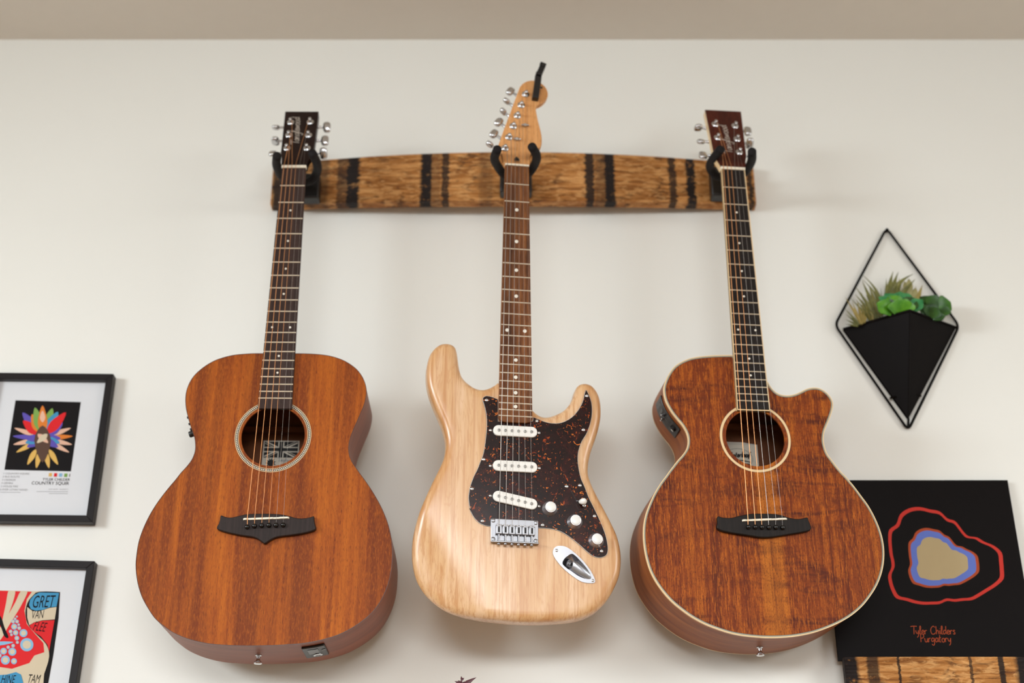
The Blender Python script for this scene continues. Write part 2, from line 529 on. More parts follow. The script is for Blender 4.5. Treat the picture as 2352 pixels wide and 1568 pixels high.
def board(g, scale, w0, w1, nf, zend, mat, dots, dot_r, round_end=False, bound=False):
    """fretboard with its frets and position dots"""
    zl = fret_z(nf, scale); wid = lambda z: w0 + (w1 - w0) * z / zl
    e = wid(zend) / 2
    if round_end:
        P = [(-w0 / 2, 0), (-wid(zend + .008) / 2, zend + .008), (-e + .003, zend + .0025), (-e + .010, zend), (e - .010, zend), (e - .003, zend + .0025), (wid(zend + .008) / 2, zend + .008), (w0 / 2, 0)]
    else:
        P = [(-w0 / 2, 0), (-e, zend), (e, zend), (w0 / 2, 0)]
    b = prism('fretboard', P, .001, .007, mat, g, bevel=.0006)
    for k in range(1, nf + 1):
        z = fret_z(k, scale); h = wid(z) / 2 - (.0016 if bound else .0003)
        bm = bmesh.new(); n = 6; prof = [(-.0011, .0011), (-.0008, .0003), (0, 0), (.0008, .0003), (.0011, .0011)]; rings = []
        for i in range(n + 1):
            u = -h + 2 * h * i / n
            rings.append([bm.verts.new((u, y, z + dz)) for dz, y in prof])
        for i in range(n):
            for j in range(4): bm.faces.new([rings[i][j], rings[i][j + 1], rings[i + 1][j + 1], rings[i + 1][j]])
        bm.faces.new(rings[0]); bm.faces.new(rings[-1][::-1])
        finish(bm, 'fret', FRET, b, 60)
    for k in dots:
        z = (fret_z(k, scale) + fret_z(k - 1, scale)) / 2
        for u in ((-.29, .29) if k == 12 else (0,)):
            lathe('position_dot', [(dot_r, 0), (dot_r, .0004), (dot_r * .9, .0005)], (u * wid(z), .00105, z), (0, -1, 0), PEARL, b, 14)
    if bound:
        for s in (-1, 1):
            Q = [(s * w0 / 2, 0), (s * e, zend), (s * (e - .0016), zend), (s * (w0 / 2 - .0016), 0)]
            prism('edge_binding', Q, .0004, .0072, CREAM, b)
        prism('edge_binding', [(-e, zend), (e, zend), (e, zend + .0018), (-e, zend + .0018)], .0004, .0072, CREAM, b)
    return b


def neck(g, w0, w1, z0, z1, depth, mat, heel=None):
    """half-round neck behind the fretboard"""
    bm = bmesh.new(); rings = []; n = 12
    for i in range(13):
        t = i / 12; z = z0 + (z1 - z0) * t; w = (w0 + (w1 - w0) * t) / 2 - .0004
        rings.append([bm.verts.new((w * math.cos(math.pi * k / n), .007 + depth * (.92 + .08 * t) * math.sin(math.pi * k / n), z)) for k in range(n + 1)])
    for i in range(12):
        for k in range(n): bm.faces.new([rings[i][k], rings[i][k + 1], rings[i + 1][k + 1], rings[i + 1][k]])
        bm.faces.new([rings[i][0], rings[i + 1][0], rings[i + 1][n], rings[i][n]])
    bm.faces.new(rings[0]); bm.faces.new(rings[-1][::-1])
    o = finish(bm, 'neck', mat, g, 40)
    if heel:
        zt, zb, d = heel; w = (w0 + w1) / 4
        V = []; F = []; rows = [(zt, .012, .95), (zt - .012, depth + .006, .95), (zt - .028, depth + .02, .8), (zb + .006, d * .8, .62), (zb, d, .5)]
        for z, y, k in rows: V += [(-w * k, .007, z), (-w * k, y * .8, z), (0, y, z), (w * k, y * .8, z), (w * k, .007, z)]
        for i in range(len(rows) - 1):
            for k in range(4): F.append([5 * i + k, 5 * i + k + 1, 5 * i + k + 6, 5 * i + k + 5])
        F += [[0, 1, 2, 3, 4], [20, 21, 22, 23, 24]]
        mesh('neck_heel', V, F, mat, g, 50)
    return o


def post(hs, p, nrm, up, r=.0066, h=.0095):
    """tuner bushing and string post"""
    bm = bmesh.new(); p = Vector(p)
    add_lathe(bm, [(r, 0), (r, .0008), (r * .85, .0016), (r * .62, .0022), (.0030, .0026), (.0029, h * .55), (.0022, h * .68), (.0029, h * .8), (.0030, h), (.0020, h + .0008)], p, nrm, 18)
    return finish(bm, 'tuner_post', CHROME, hs, 40)


def button(hs, a, b, nrm, turn, oval=(.0108, .0072, .0046)):
    """tuner shaft and its oval button, shaft from a to b"""
    bm = bmesh.new(); a, b, nrm = Vector(a), Vector(b), Vector(nrm); d = (b - a).normalized()
    add_tube(bm, [a, a + (b - a) * .6, a + (b - a) * .68, b], [.0032, .0032, .0026, .0022], 10)
    s = nrm.cross(d).normalized(); up = (s * math.cos(turn) + nrm * math.sin(turn)); th = up.cross(d)
    n1, n2 = 8, 14; vv = []
    for i in range(n1 + 1):
        ph = -math.pi / 2 + math.pi * i / n1; row = []
        for k in range(n2):
            q = 2 * math.pi * k / n2; sg = lambda x, e: math.copysign(abs(x) ** e, x)
            row.append(bm.verts.new(b + d * (oval[1] * (1 + sg(math.sin(ph), .7))) + up * oval[0] * sg(math.cos(ph), .55) * sg(math.cos(q), .8) + th * oval[2] * sg(math.cos(ph), .6) * sg(math.sin(q), .8)))
        vv.append(row)
    for i in range(n1):
        for k in range(n2):
            try: bm.faces.new([vv[i][k], vv[i][(k + 1) % n2], vv[i + 1][(k + 1) % n2], vv[i + 1][k]])
            except ValueError: pass
    return finish(bm, 'tuner_button', CHROME, hs, 45)


def outline(G, px, h):
    return [G.uz(x, y, h) for x, y in px]


# ------------------------------------------------------------------ acoustic guitars
def acoustic(G, cfg):
    g = empty('acoustic_guitar', G.M, cfg['label'], 'guitar')
    TOP = .007
    pts = outline(G, cfg['outline'], TOP)
    body = resample(spline(pts, 5), .004)
    zt = max(p[1] for p in body); zb = min(p[1] for p in body)
    dep = lambda z: cfg['d1'] + (cfg['d2'] - cfg['d1']) * (zt - z) / (zt - zb)
    # sound hole
    (lx, ly), (rx, ry), (bx, by) = cfg['hole']
    a, b, c = G.uz(lx, ly, TOP), G.uz(rx, ry, TOP), G.uz(bx, by, TOP)
    hr = math.hypot(b[0] - a[0], b[1] - a[1]) / 2; hc = ((a[0] + b[0]) / 2, c[1] + hr)
    ring = lambda r, n=72: [(hc[0] + r * math.cos(2 * math.pi * k / n), hc[1] + r * math.sin(2 * math.pi * k / n)) for k in range(n)]
    V, F = tri_fill(body, .02, ring(hr))
    bm = bmesh.new(); vv = [bm.verts.new((u, TOP, z)) for u, z in V]
    for f in F: bm.faces.new([vv[i] for i in f])
    h0 = [bm.verts.new((u, TOP, z)) for u, z in ring(hr)]; h1 = [bm.verts.new((u, TOP + .003, z)) for u, z in ring(hr)]
    for k in range(72): bm.faces.new([h0[k], h0[(k + 1) % 72], h1[(k + 1) % 72], h1[k]])
    finish(bm, 'soundboard', cfg['top'], g, 30)
    # sides and back
    n = len(body); side = [(u, TOP + .0002, z) for u, z in body]; bk = [(u, TOP + dep(z), z) for u, z in body]
    mesh('side', side + bk, [[i, (i + 1) % n, n + (i + 1) % n, n + i] for i in range(n)], cfg['side'], g, 50)
    V2, F2 = tri_fill(body, .03); d2 = edge_dist(V2, body)
    mesh('back', [(u, TOP + dep(z) + .004 * min(1, d / .12), z) for (u, z), d in zip(V2, d2)], F2, cfg['inner'], g, 50)
    # edge binding
    def strip(name, i0, i1, h, mat):
        p, q = inset(body, i0), inset(body, i1); m = len(body)
        return mesh(name, [(u, h, z) for u, z in p] + [(u, h, z) for u, z in q], [[i, (i + 1) % m, m + (i + 1) % m, m + i] for i in range(m)], mat, g)
    o2 = inset(body, -.0004); m = len(body); bi, bs = cfg['bind']
    P1 = [(u, TOP - .0003, z) for u, z in inset(body, bi)]; P2 = [(u, TOP - .0003, z) for u, z in o2]; P3 = [(u, TOP + bs, z) for u, z in o2]
    F = [[i, (i + 1) % m, m + (i + 1) % m, m + i] for i in range(m)] + [[m + i, m + (i + 1) % m, 2 * m + (i + 1) % m, 2 * m + i] for i in range(m)]
    mesh('binding', P1 + P2 + P3, F, cfg['bindmat'], g, 40)
    if cfg['bound']:
        strip('purfling', .0011, .0030, TOP - .00015, PURF); strip('purfling_line', .0030, .0035, TOP - .0001, BLACKB)
        Pb = [(u, TOP + dep(z) - .0022, z) for u, z in o2] + [(u, TOP + dep(z) + .0003, z) for u, z in o2]
        mesh('back_binding', Pb, [[i, (i + 1) % m, m + (i + 1) % m, m + i] for i in range(m)], CREAM, g, 40)
    # rosette
    def annulus(name, r0, r1, h, mat, parent=g):
        A, B = ring(hr + r0), ring(hr + r1)
        return mesh(name, [(u, h, z) for u, z in A + B], [[k, (k + 1) % 72, 72 + (k + 1) % 72, 72 + k] for k in range(72)], mat, parent)
    if cfg['bound']:
        annulus('rosette', cfg['ros'][0] - .0004, cfg['ros'][1] + .0004, TOP - .0001, BLACKB); annulus('rosette_ring', cfg['ros'][0], cfg['ros'][1], TOP - .0002, CREAM)
    else:
        r0, r1 = cfg['ros']; annulus('rosette', r0, r1, TOP - .0001, BLACKB)
        for q0, q1 in ((r0 + .0003, r0 + .0011), (r1 - .0013, r1 - .0003)): annulus('rosette_ring', q0, q1, TOP - .0002, CREAM)
        bm = bmesh.new(); rm = hr + (r0 + r1) / 2; nd = 124
        for k in range(nd):
            t0 = 2 * math.pi * (k - .27) / nd; t1 = 2 * math.pi * (k + .27) / nd
            bm.faces.new([bm.verts.new((hc[0] + r * math.cos(t + sk), TOP - .0003, hc[1] + r * math.sin(t + sk))) for r, t, sk in ((rm - .0010, t0, 0), (rm - .0010, t1, 0), (rm + .0010, t1, .02), (rm + .0010, t0, .02))])
        tag(finish(bm, 'rosette_chain', BONE, g), kind='stuff')
    # inside: brace and paper label
    yb = lambda z: TOP + dep(z)
    zbrace = G.uz(*cfg['brace'], yb(hc[1]) - .012)[1]
    box('back_brace', (hc[0] - .10, yb(zbrace) - .016, zbrace - .005), (hc[0] + .10, yb(zbrace) - .0005, zbrace + .005), INNER, g, .002)
    zc = hc[1] - .02; lab = [G.uz(x, y, yb(zc) - .0015) for x, y in cfg['labelpx']]
    cfg['labelfn'](g, lab, yb(zc) - .0015)
    # neck, board, nut
    sc = .650; zend = cfg_z = sum(G.uz(x, y, .001)[1] for x, y in cfg['end']) / 2
    w0, w1 = cfg['w']
    neck(g, w0, w0 + (w1 - w0) * .75, .002, -.345, .017, cfg['neckmat'], (-.30, zt - .0005, cfg['d1'] * .8))
    fb = board(g, sc, w0, w1, 20, zend, cfg['board'], (3, 5, 7, 9, 12, 15, 17), .0019, bound=cfg['bound'])
    box('nut', (-w0 / 2 - .0006, -.0012, 0), (w0 / 2 + .0006, .008, .0055), BONE, g, .0008)
    # headstock leaning back
    ang = R(12); h0 = Vector((0, .0035, .005)); up = Vector((0, math.sin(ang), math.cos(ang))); nr = Vector((0, -math.cos(ang), math.sin(ang)))
    hp = lambda u, s, h=0: h0 + Vector((u, 0, 0)) + up * s + nr * h
    def hu(x, y, h=0):
        p = G.plane(x, y, h0 + nr * h, nr) - h0
        return p.x, p.dot(up)
    face = [hu(x, y) for x, y in cfg['head']]
    hs = prism('headstock', face, 0, .002, cfg['headmat'], g, fn=lambda u, s, h: tuple(hp(u, s, -h)), smooth=30)
    prism('headstock_core', face, .002, .015, cfg['headside'], hs, fn=lambda u, s, h: tuple(hp(u, s, -h)), smooth=30, bevel=.001)
    posts = [hu(x, y) for x, y in cfg['posts']]
    for u, s in posts: post(hs, hp(u, s), nr, up)
    for (x, y, side, turn) in cfg['buttons']:
        u, s = hu(x, y, -.017); eu = max(abs(p[0]) for p in face) * .62
        a_ = hp(side * eu, s, -.017); b_ = hp(u - side * .0066, s, -.017)
        button(hs, a_, b_, nr, turn)
    (tx, ty), (ex, ey) = cfg['logo']; A = hu(tx, ty); B = hu(ex, ey)
    d = Vector((B[0] - A[0], B[1] - A[1])); L = d.length; d.normalize(); q = Vector((-d.y, d.x)); size = L / 4.35
    V, F, w = script('Tanglewood', size, size * .07, lambda x, y: tuple(hp(A[0] + d.x * x + q.x * y, A[1] + d.y * x + q.y * y, .0003)), .15)
    mesh('logo_lettering', V, F, LOGO, hs)
    # bridge, saddle, pins
    br = resample(spline(outline(G, cfg['bridge'], -.001), 4, True), .0015)
    bo = bev(prism('bridge', br, -.001, TOP, cfg['bridgemat'], g, smooth=40), .0015, 2)
    s0, s1 = [G.uz(x, y, -.004) for x, y in cfg['saddle']]
    dv = Vector((s1[0] - s0[0], s1[1] - s0[1])); pv = Vector((-dv.y, dv.x)).normalized() * .0016
    # compensated top edge
    prof = [(0, .0015), (.02, -.0005), (.07, -.001), (.09, .0), (.3, -.0006), (.5, -.001), (.64, -.001), (.66, .0), (.78, .0), (.80, -.0012), (.97, -.001), (1, .0015)]
    V, F = [], []
    for t, hh in prof:
        u, z = s0[0] + dv.x * t, s0[1] + dv.y * t
        k = 1.0 if .09 < t < .64 else .8
        V += [(u + pv.x, -.0035 + hh, z + pv.y), (u - pv.x * k, -.0035 + hh, z - pv.y * k), (u - pv.x, .004, z - pv.y), (u + pv.x, .004, z + pv.y)]
    for i in range(len(prof) - 1):
        for k in range(4): F.append([4 * i + k, 4 * i + (k + 1) % 4, 4 * i + 4 + (k + 1) % 4, 4 * i + 4 + k])
    F += [[0, 1, 2, 3], [len(V) - 4, len(V) - 3, len(V) - 2, len(V) - 1]]
    bev(mesh('saddle', V, F, BONE, bo, 30), .0004)
    pins = [G.uz(x, y, -.004) for x, y in cfg['pins']]
    for u, z in pins:
        lathe('bridge_pin', [(.0022, 0), (.0034, .0008), (.0040, .0024), (.0036, .0044), (.0020, .0058), (.0004, .0062)], (u, -.0008, z), (0, -1, .12), GLOSSB, bo, 16, 60)
    # strings
    order = cfg['order']; rad = [.00056, .00048, .00040, .00032, .00018, .00014]
    for i in range(6):
        su, sz = G.uz(*cfg['strings'][i], -.005); nu = (-.5 + i / 5) * (w0 - .0075); pu, ps = posts[order[i]]
        sgn = 1 if pu < 0 else -1
        tp = hp(pu + sgn * .0028, ps, .0052); pp = (pins[i][0], -.002, pins[i][1] + .002)
        tube('string', [tuple(tp), tuple(hp(nu * .97, .004, .0045)), (nu, -.0016, .0035), (nu, -.0014, .0005), (su, -.0050, sz), pp], rad[i], BRONZE if i < cfg['wound'] else PLAINS, g, 7)
    # fittings on the side
    def patch(name, pa, pb, d0, d1, lift, mat):
        """plate that follows the side between two places on the rim"""
        idx = []
        for px_ in (pa, pb):
            best = min(range(n), key=lambda i: (lambda q: (q[0] - px_[0]) ** 2 + (q[1] - px_[1]) ** 2)(to_px(G.M @ Vector((body[i][0], TOP + d0, body[i][1])))))
            idx.append(best)
        i0, i1 = idx; m_ = (i1 - i0) % n
        if m_ > n / 2: i0, i1 = i1, i0; m_ = (i1 - i0) % n
        sel = [(i0 + k) % n for k in range(m_ + 1)]; out = inset(body, -lift); V = []
        for i in sel:
            V += [(out[i][0], TOP + d0, out[i][1]), (out[i][0], TOP + d1, out[i][1]), (body[i][0], TOP + d1, body[i][1]), (body[i][0], TOP + d0, body[i][1])]
        F = []
        for k in range(len(sel) - 1):
            for j in range(4): F.append([4 * k + j, 4 * k + (j + 1) % 4, 4 * k + 4 + (j + 1) % 4, 4 * k + 4 + j])
        F += [[0, 1, 2, 3], [4 * m_, 4 * m_ + 1, 4 * m_ + 2, 4 * m_ + 3]]
        o = mesh(name, V, F, mat, g, 35); bev(o, .0015)
        def spot(t, d, lf=lift):
            i = sel[int(round(t * m_))]; j0, j1 = body[i - 2], body[(i + 2) % n]
            tv = Vector((j1[0] - j0[0], 0, j1[1] - j0[1])).normalized(); nv = Vector((tv.z, 0, -tv.x))
            cen = Vector((sum(p[0] for p in body) / n, 0, sum(p[1] for p in body) / n))
            p = Vector((body[i][0], TOP + d, body[i][1]))
            o_ = Vector((inset(body, -.01)[i][0] - body[i][0], 0, inset(body, -.01)[i][1] - body[i][1])).normalized()
            return p + o_ * lf, o_, tv
        return o, spot
    # tail pin
    ti = min(range(n), key=lambda i: abs(body[i][0] - cfg['tail'][0]) + (0 if body[i][1] < zb + .02 else 9))
    lathe('strap_button', [(.0052, 0), (.0052, .0015), (.0036, .0025), (.0030, .007), (.0034, .009), (.0064, .0115), (.0066, .0135), (.0056, .0145), (.0028, .0142)], (body[ti][0], TOP + cfg['tail'][1], body[ti][1]), (0, 0, -1), CHROME, g, 20)
    cfg['extra'](g, patch)
    return g


# labels inside the sound holes
def label_flag(g, q, y):
    (x0, z0), (x1, z1) = q; w = x1 - x0; f = Flat(); H = w * 1.35
    P = lambda a, b, l: (x0 + a * w, y - .0002 * l, z0 - b * w)
    rect = lambda a0, b0, a1, b1, l, m: f.poly([P(a0, b0, l), P(a1, b0, l), P(a1, b1, l), P(a0, b1, l)], m)
    rect(0, 0, 1, 1.35, 0, PAPER)
    a0, b0, a1, b1 = .035, .035, .965, .50; cx, cy = .5, (b0 + b1) / 2
    rect(a0, b0, a1, b1, 1, INK)
    def diag(ax, ay, bx, by, wd, l, m, off=0):
        d = Vector((bx - ax, by - ay)).normalized(); nn = Vector((-d.y, d.x)); o = nn * off
        f.poly([P(*(Vector((ax, ay)) + nn * wd + o), l), P(*(Vector((bx, by)) + nn * wd + o), l), P(*(Vector((bx, by)) - nn * wd + o), l), P(*(Vector((ax, ay)) - nn * wd + o), l)], m)
    for sx, sy in ((a0, b0), (a1, b0), (a0, b1), (a1, b1)):
        d = Vector((cx - sx, cy - sy)) * .05
        diag(sx + d.x, sy + d.y, cx, cy, .040, 2, PAPER)
        diag(sx + d.x, sy + d.y, cx, cy, .014, 3, INK, .012)
    rect(a0, cy - .078, a1, cy + .078, 4, PAPER); rect(cx - .082, b0, cx + .082, b1, 4, PAPER)
    rect(a0, cy - .046, a1, cy + .046, 5, INK); rect(cx - .050, b0, cx + .050, b1, 5, INK)
    # dark leaf mark and the script beneath the flag
    lf = []
    for k in range(22):
        t = 2 * math.pi * k / 22; r = .15 if k % 2 else .085
        lf.append(P(.25 + r * math.cos(t), .66 + r * 1.1 * math.sin(t), 2))
    f.poly(lf, INK)
    V, F, _ = script('Tanglewood', w * .10, w * .012, lambda a, b: (x0 + .43 * w + a, y - .0004, z0 - .615 * w + b), .2)
    f.add(V, F, GREYI)
    f.build('paper_label', g)


def label_oval(g, q, y):
    (x0, z0), (x1, z1) = q; w = x1 - x0; f = Flat(); H = w * .95
    P = lambda a, b, l: (x0 + a * w, y - .0002 * l, z0 - b * w)
    f.poly([P(0, 0, 0), P(1, 0, 0), P(1, .95, 0), P(0, .95, 0)], PAPER)
    for (a0, b0, a1, b1) in ((.05, .05, .95, .058), (.05, .05, .057, .9), (.943, .05, .95, .9), (.05, .892, .95, .9)):
        f.poly([P(a0, b0, 1), P(a1, b0, 1), P(a1, b1, 1), P(a0, b1, 1)], GREYI)
    el = lambda k, rx, ry, l: P(.45 + rx * math.cos(2 * math.pi * k / 48), .46 + ry * math.sin(2 * math.pi * k / 48), l)
    for k in range(48): f.poly([el(k, .40, .28, 1), el(k + 1, .40, .28, 1), el(k + 1, .392, .272, 1), el(k, .392, .272, 1)], INK)
    V, F, wd = script('Winterleaf', w * .155, w * .034, lambda a, b: (x0 + .13 * w + a, y - .0004, z0 - (.47 - .05 * math.sin(a / w * 3.4)) * w + b), .25)
    f.add(V, F, INK)
    arc = [P(.16 + .62 * k / 12, .545 - .045 * math.sin(math.pi * k / 12), 1) for k in range(13)]
    arc2 = [P(.16 + .62 * k / 12, .575 - .045 * math.sin(math.pi * k / 12), 1) for k in range(12, -1, -1)]
    f.poly(arc + arc2, INK)
    f.poly([P(.26, .60, 1), P(.50, .585, 1), P(.76, .60, 1), P(.76, .645, 1), P(.26, .645, 1)], INK)
    f.build('paper_label', g)


# -------- the orange-brown mahogany guitar
GL = Pose(-389.843, 2176.411, 1348.096, .0042475, -.0027383, .0037946)
ul = zp([(1440, 198), (1350, 198), (1250, 203), (1130, 215), (1020, 240), (920, 275), (830, 325), (750, 385), (690, 445), (645, 515), (615, 590), (602, 660), (600, 720), (607, 800), (625, 880), (650, 970), (680, 1060), (700, 1120), (708, 1190), (706, 1250), (690, 1310), (660, 1370), (610, 1435), (550, 1500)], 300, 770, 4.75)
ll = zp([(400, 65), (345, 130), (290, 200), (235, 280), (190, 360), (150, 450), (122, 540), (107, 640), (103, 700), (108, 770), (122, 850), (150, 935), (190, 1010), (240, 1085), (300, 1140), (370, 1190), (460, 1232), (560, 1262), (660, 1280), (760, 1288), (860, 1292), (960, 1293)], 280, 1080, 3.2118)
lr = zp([(0, 1292), (100, 1290), (200, 1284), (300, 1276), (400, 1260), (500, 1235), (590, 1203), (680, 1155), (760, 1100), (820, 1045), (870, 980), (910, 905), (940, 825), (958, 740), (966, 650), (966, 560), (952, 460), (925, 365), (880, 260), (820, 155), (770, 80)], 600, 1080, 3.2118)
ur = zp([(930, 1565), (890, 1510), (840, 1440), (800, 1380), (772, 1310), (763, 1240), (767, 1180), (785, 1110), (810, 1040), (845, 960), (880, 880), (915, 800), (940, 730), (955, 660), (957, 590), (940, 515), (905, 440), (850, 370), (780, 315), (700, 270), (600, 235), (500, 215), (400, 205), (300, 200), (200, 198)], 640, 770, 4.75)


def extra_l(g, patch):
    o, spot = patch('preamp_panel', (430.5, 946), (441, 993), .020, .058, .0012, BLACK)
    for t, d, r, h in ((.06, .03, .0022, .004), (.10, .05, .0022, .004), (.40, .03, .0022, .004), (.46, .05, .0022, .004), (.72, .035, .0026, .0045), (.93, .035, .0055, .0085)):
        p, nv, tv = spot(t, d)
        lathe('control_knob', [(r, 0), (r, h * .8), (r * .8, h)], p, nv, BLACK, o, 14)
    o, spot = patch('end_jack_box', (690, 1484), (743, 1478), .022, .088, .0035, BLACK)
    p, nv, tv = spot(.52, .070)
    lathe('jack_socket', [(.0075, 0), (.0075, .0015), (.0055, .002), (.0045, .002), (.0044, .0005)], p, nv, CHROME, o, 20)
    p, nv, tv = spot(.85, .046); lathe('latch', [(.0035, 0), (.0035, .0006), (.001, .0008)], p, nv, GLOSSB, o, 12)
    a, nv, tv = spot(.5, .05)
    V = [tuple(spot(t, d, .0041)[0]) for t, d in ((.18, .034), (.72, .034), (.72, .062), (.18, .062))]
    mesh('battery_door', V, [[0, 1, 2, 3]], GLOSSB, o)


CL = dict(label='orange-brown satin mahogany acoustic guitar with rounded shoulders and a chain-pattern rosette', top=MAHOG, side=SIDE_L, inner=INNER,
          outline=ul + ll + lr + ur, d1=.108, d2=.130, bind=(.0005, .0009), bindmat=EDGEB, bound=False, ros=(.0042, .0110),
          hole=((554.1, 1004.4), (699.7, 1004.4), (626.9, 1069.8)), brace=(630, 987), labelpx=[(605.5, 1011.5), (688.5, 1011.0)], labelfn=label_flag,
          end=[(592, 937.5), (672, 938.5)], w=(.0430, .05585), neckmat=NECKM, board=ROSEW,
          head=zp([(437, 152), (881, 152), (874, 250), (812, 690), (790, 735), (745, 800), (722, 870), (385, 870), (388, 780), (380, 690)], 580, 230, 5.809), headmat=HEADL, headside=HEADL,
          posts=zp([(510, 296), (487, 466), (460, 642), (772, 292), (748, 468), (727, 640)], 580, 230, 5.809),
          buttons=[(580 + x / 5.809, 230 + y / 5.807, s, t) for x, y, s, t in ((320, 365, -1, .9), (310, 545, -1, 1.5), (275, 712, -1, .5), (988, 362, 1, .35), (962, 540, 1, .2), (942, 708, 1, .8))],
          logo=zp([(622, 592), (632, 250)], 580, 230, 5.809), bridge=zp([(245, 205), (330, 235), (430, 250), (540, 235), (650, 208), (780, 182), (940, 172), (1150, 170), (1350, 175), (1530, 190), (1680, 225), (1800, 258), (1920, 270), (2050, 255), (2130, 235), (2180, 222), (2183, 310), (2205, 400), (2220, 460), (2205, 500), (2150, 530), (2000, 570), (1800, 605), (1600, 630), (1430, 655), (1330, 690), (1250, 735), (1158, 792), (1090, 750), (1000, 690), (900, 655), (750, 635), (550, 600), (350, 555), (220, 515), (165, 480), (170, 430), (200, 380), (225, 300)], 480, 1160, 9.046),
          bridgemat=BRIDGEM, saddle=zp([(705, 285), (1665, 255)], 480, 1160, 9.046), pins=zp([(790, 450), (940, 430), (1090, 420), (1240, 415), (1390, 415), (1540, 410)], 480, 1160, 9.046),
          strings=zp([(797, 262), (950, 258), (1103, 252), (1250, 248), (1403, 250), (1548, 245)], 480, 1160, 9.046), order=[2, 1, 0, 3, 4, 5], wound=4, tail=(-.0075, .062), extra=extra_l)
guitar_l = acoustic(GL, CL)

# -------- the figured cutaway guitar
GR = Pose(396.155, 2183.075, 1348.473, .1158537, .0101715, -.0118208)
ul = zp([(1180, 175), (1080, 175), (980, 178), (880, 185), (790, 195), (710, 212), (640, 238), (580, 270), (530, 310), (490, 360), (455, 420), (430, 480), (415, 540), (418, 610), (435, 680), (465, 745), (510, 820), (565, 890), (620, 955), (660, 1020), (683, 1080), (690, 1140), (682, 1200), (660, 1250), (620, 1305), (570, 1360), (520, 1425), (470, 1490)], 1440, 780, 4.9)
ll = zp([(340, 45), (295, 105), (250, 180), (215, 255), (185, 335), (167, 420), (163, 510), (170, 600), (187, 690), (215, 780), (255, 860), (310, 940), (375, 1015), (450, 1080), (540, 1145), (640, 1200), (740, 1240), (840, 1272), (940, 1292), (1040, 1303)], 1430, 1080, 3.409)
lr = zp([(60, 1308), (150, 1308), (250, 1302), (350, 1288), (450, 1265), (550, 1230), (650, 1185), (740, 1130), (820, 1060), (880, 985), (930, 905), (965, 820), (985, 730), (990, 640), (980, 550), (955, 460), (915, 365), (865, 275), (810, 200), (750, 120), (690, 50)], 1740, 1080, 3.409)
ur = zp([(950, 1500), (890, 1430), (830, 1350), (780, 1280), (755, 1210), (742, 1150), (742, 1090), (752, 1030), (775, 970), (800, 910), (825, 840), (842, 780), (848, 720), (830, 665), (790, 610), (740, 570), (690, 547), (640, 540), (590, 545), (540, 560), (480, 590), (420, 615), (360, 628), (300, 627), (240, 612), (190, 580), (145, 530), (110, 470)], 1740, 780, 4.9)


def extra_r(g, patch):
    o, spot = patch('preamp_panel', (1519.5, 905), (1558.5, 991), .016, .056, .0022, BLACK)
    def quad(name, t0, d0, t1, d1, mat, lf=.0027):
        V = [tuple(spot(t, d, lf)[0]) for t, d in ((t0, d0), (t1, d0), (t1, d1), (t0, d1))]
        mesh(name, V, [[0, 1, 2, 3]], mat, o)
    quad('tuner_display', .10, .026, .33, .048, GLOSSB)
    for d in (.026, .033, .040, .047):
        quad('slider_slot', .45, d - .0008, .68, d + .0008, GLOSSB)
        p, nv, tv = spot(.47 if d != .033 else .43, d, .0024)
        lathe('slider_cap', [(.0016, 0), (.0016, .004), (.001, .0046)], p, nv, CHROME if d > .03 else BLACK, o, 10)
    p, nv, tv = spot(.80, .034, .0022); lathe('volume_knob', [(.006, 0), (.006, .003), (.0046, .0036)], p, nv, BLACK, o, 18)
    p, nv, tv = spot(.80, .034, .0060); tube('volume_mark', [p - tv * .0008, p + tv * .004], .0004, PEARL, o, 6)


CR = dict(label='glossy figured cutaway acoustic guitar with cream binding and a plain cream sound hole ring', top=KOA, side=SIDE_R, inner=INNER,
          outline=ul + ll + lr + ur, d1=.088, d2=.124, bind=(.0011, .0042), bindmat=CREAM, bound=True, ros=(.0062, .0103),
          hole=((1667.6, 1005.5), (1802.1, 1009.5), (1741, 1070.6)), brace=(1730, 982), labelpx=[(1655, 1014), (1738.5, 1016)], labelfn=label_oval,
          end=[(1691, 942), (1771, 943.5)], w=(.0434, .05595), neckmat=SIDE_R, board=EBONY,
          head=zp([(287, 127), (765, 152), (790, 350), (836, 740), (826, 820), (826, 905), (503, 890), (474, 840), (430, 770), (400, 690), (330, 330)], 1570, 230, 5.806), headmat=HEADR, headside=CREAM,
          posts=zp([(420, 322), (452, 500), (484, 672), (685, 344), (712, 520), (742, 694)], 1570, 230, 5.806),
          buttons=[(1570 + x / 5.806, 230 + y / 5.807, s, t) for x, y, s, t in ((200, 367, -1, 1.3), (235, 550, -1, .7), (262, 735, -1, .25), (850, 415, 1, .05), (878, 575, 1, 1.1), (910, 750, 1, .6))],
          logo=zp([(660, 715), (575, 360)], 1570, 230, 5.806), bridge=zp([(175, 235), (260, 255), (380, 268), (500, 262), (620, 230), (740, 205), (850, 185), (1000, 175), (1200, 175), (1400, 182), (1540, 205), (1650, 240), (1770, 275), (1890, 290), (2000, 282), (2120, 258), (2140, 320), (2180, 420), (2195, 490), (2175, 530), (2120, 555), (1950, 590), (1700, 630), (1500, 665), (1350, 685), (1200, 693), (1050, 685), (900, 660), (700, 630), (500, 600), (300, 560), (210, 525), (170, 490), (160, 440), (175, 370)], 1630, 1160, 9.408),
          bridgemat=BRIDGEK, saddle=zp([(710, 325), (1680, 290)], 1630, 1160, 9.408), pins=zp([(840, 470), (992, 472), (1138, 474), (1285, 478), (1435, 476), (1585, 482)], 1630, 1160, 9.408),
          strings=zp([(828, 292), (980, 286), (1120, 282), (1267, 278), (1430, 278), (1568, 276)], 1630, 1160, 9.408), order=[2, 1, 0, 3, 4, 5], wound=3, tail=(0.0, .066), extra=extra_r)
guitar_r = acoustic(GR, CR)

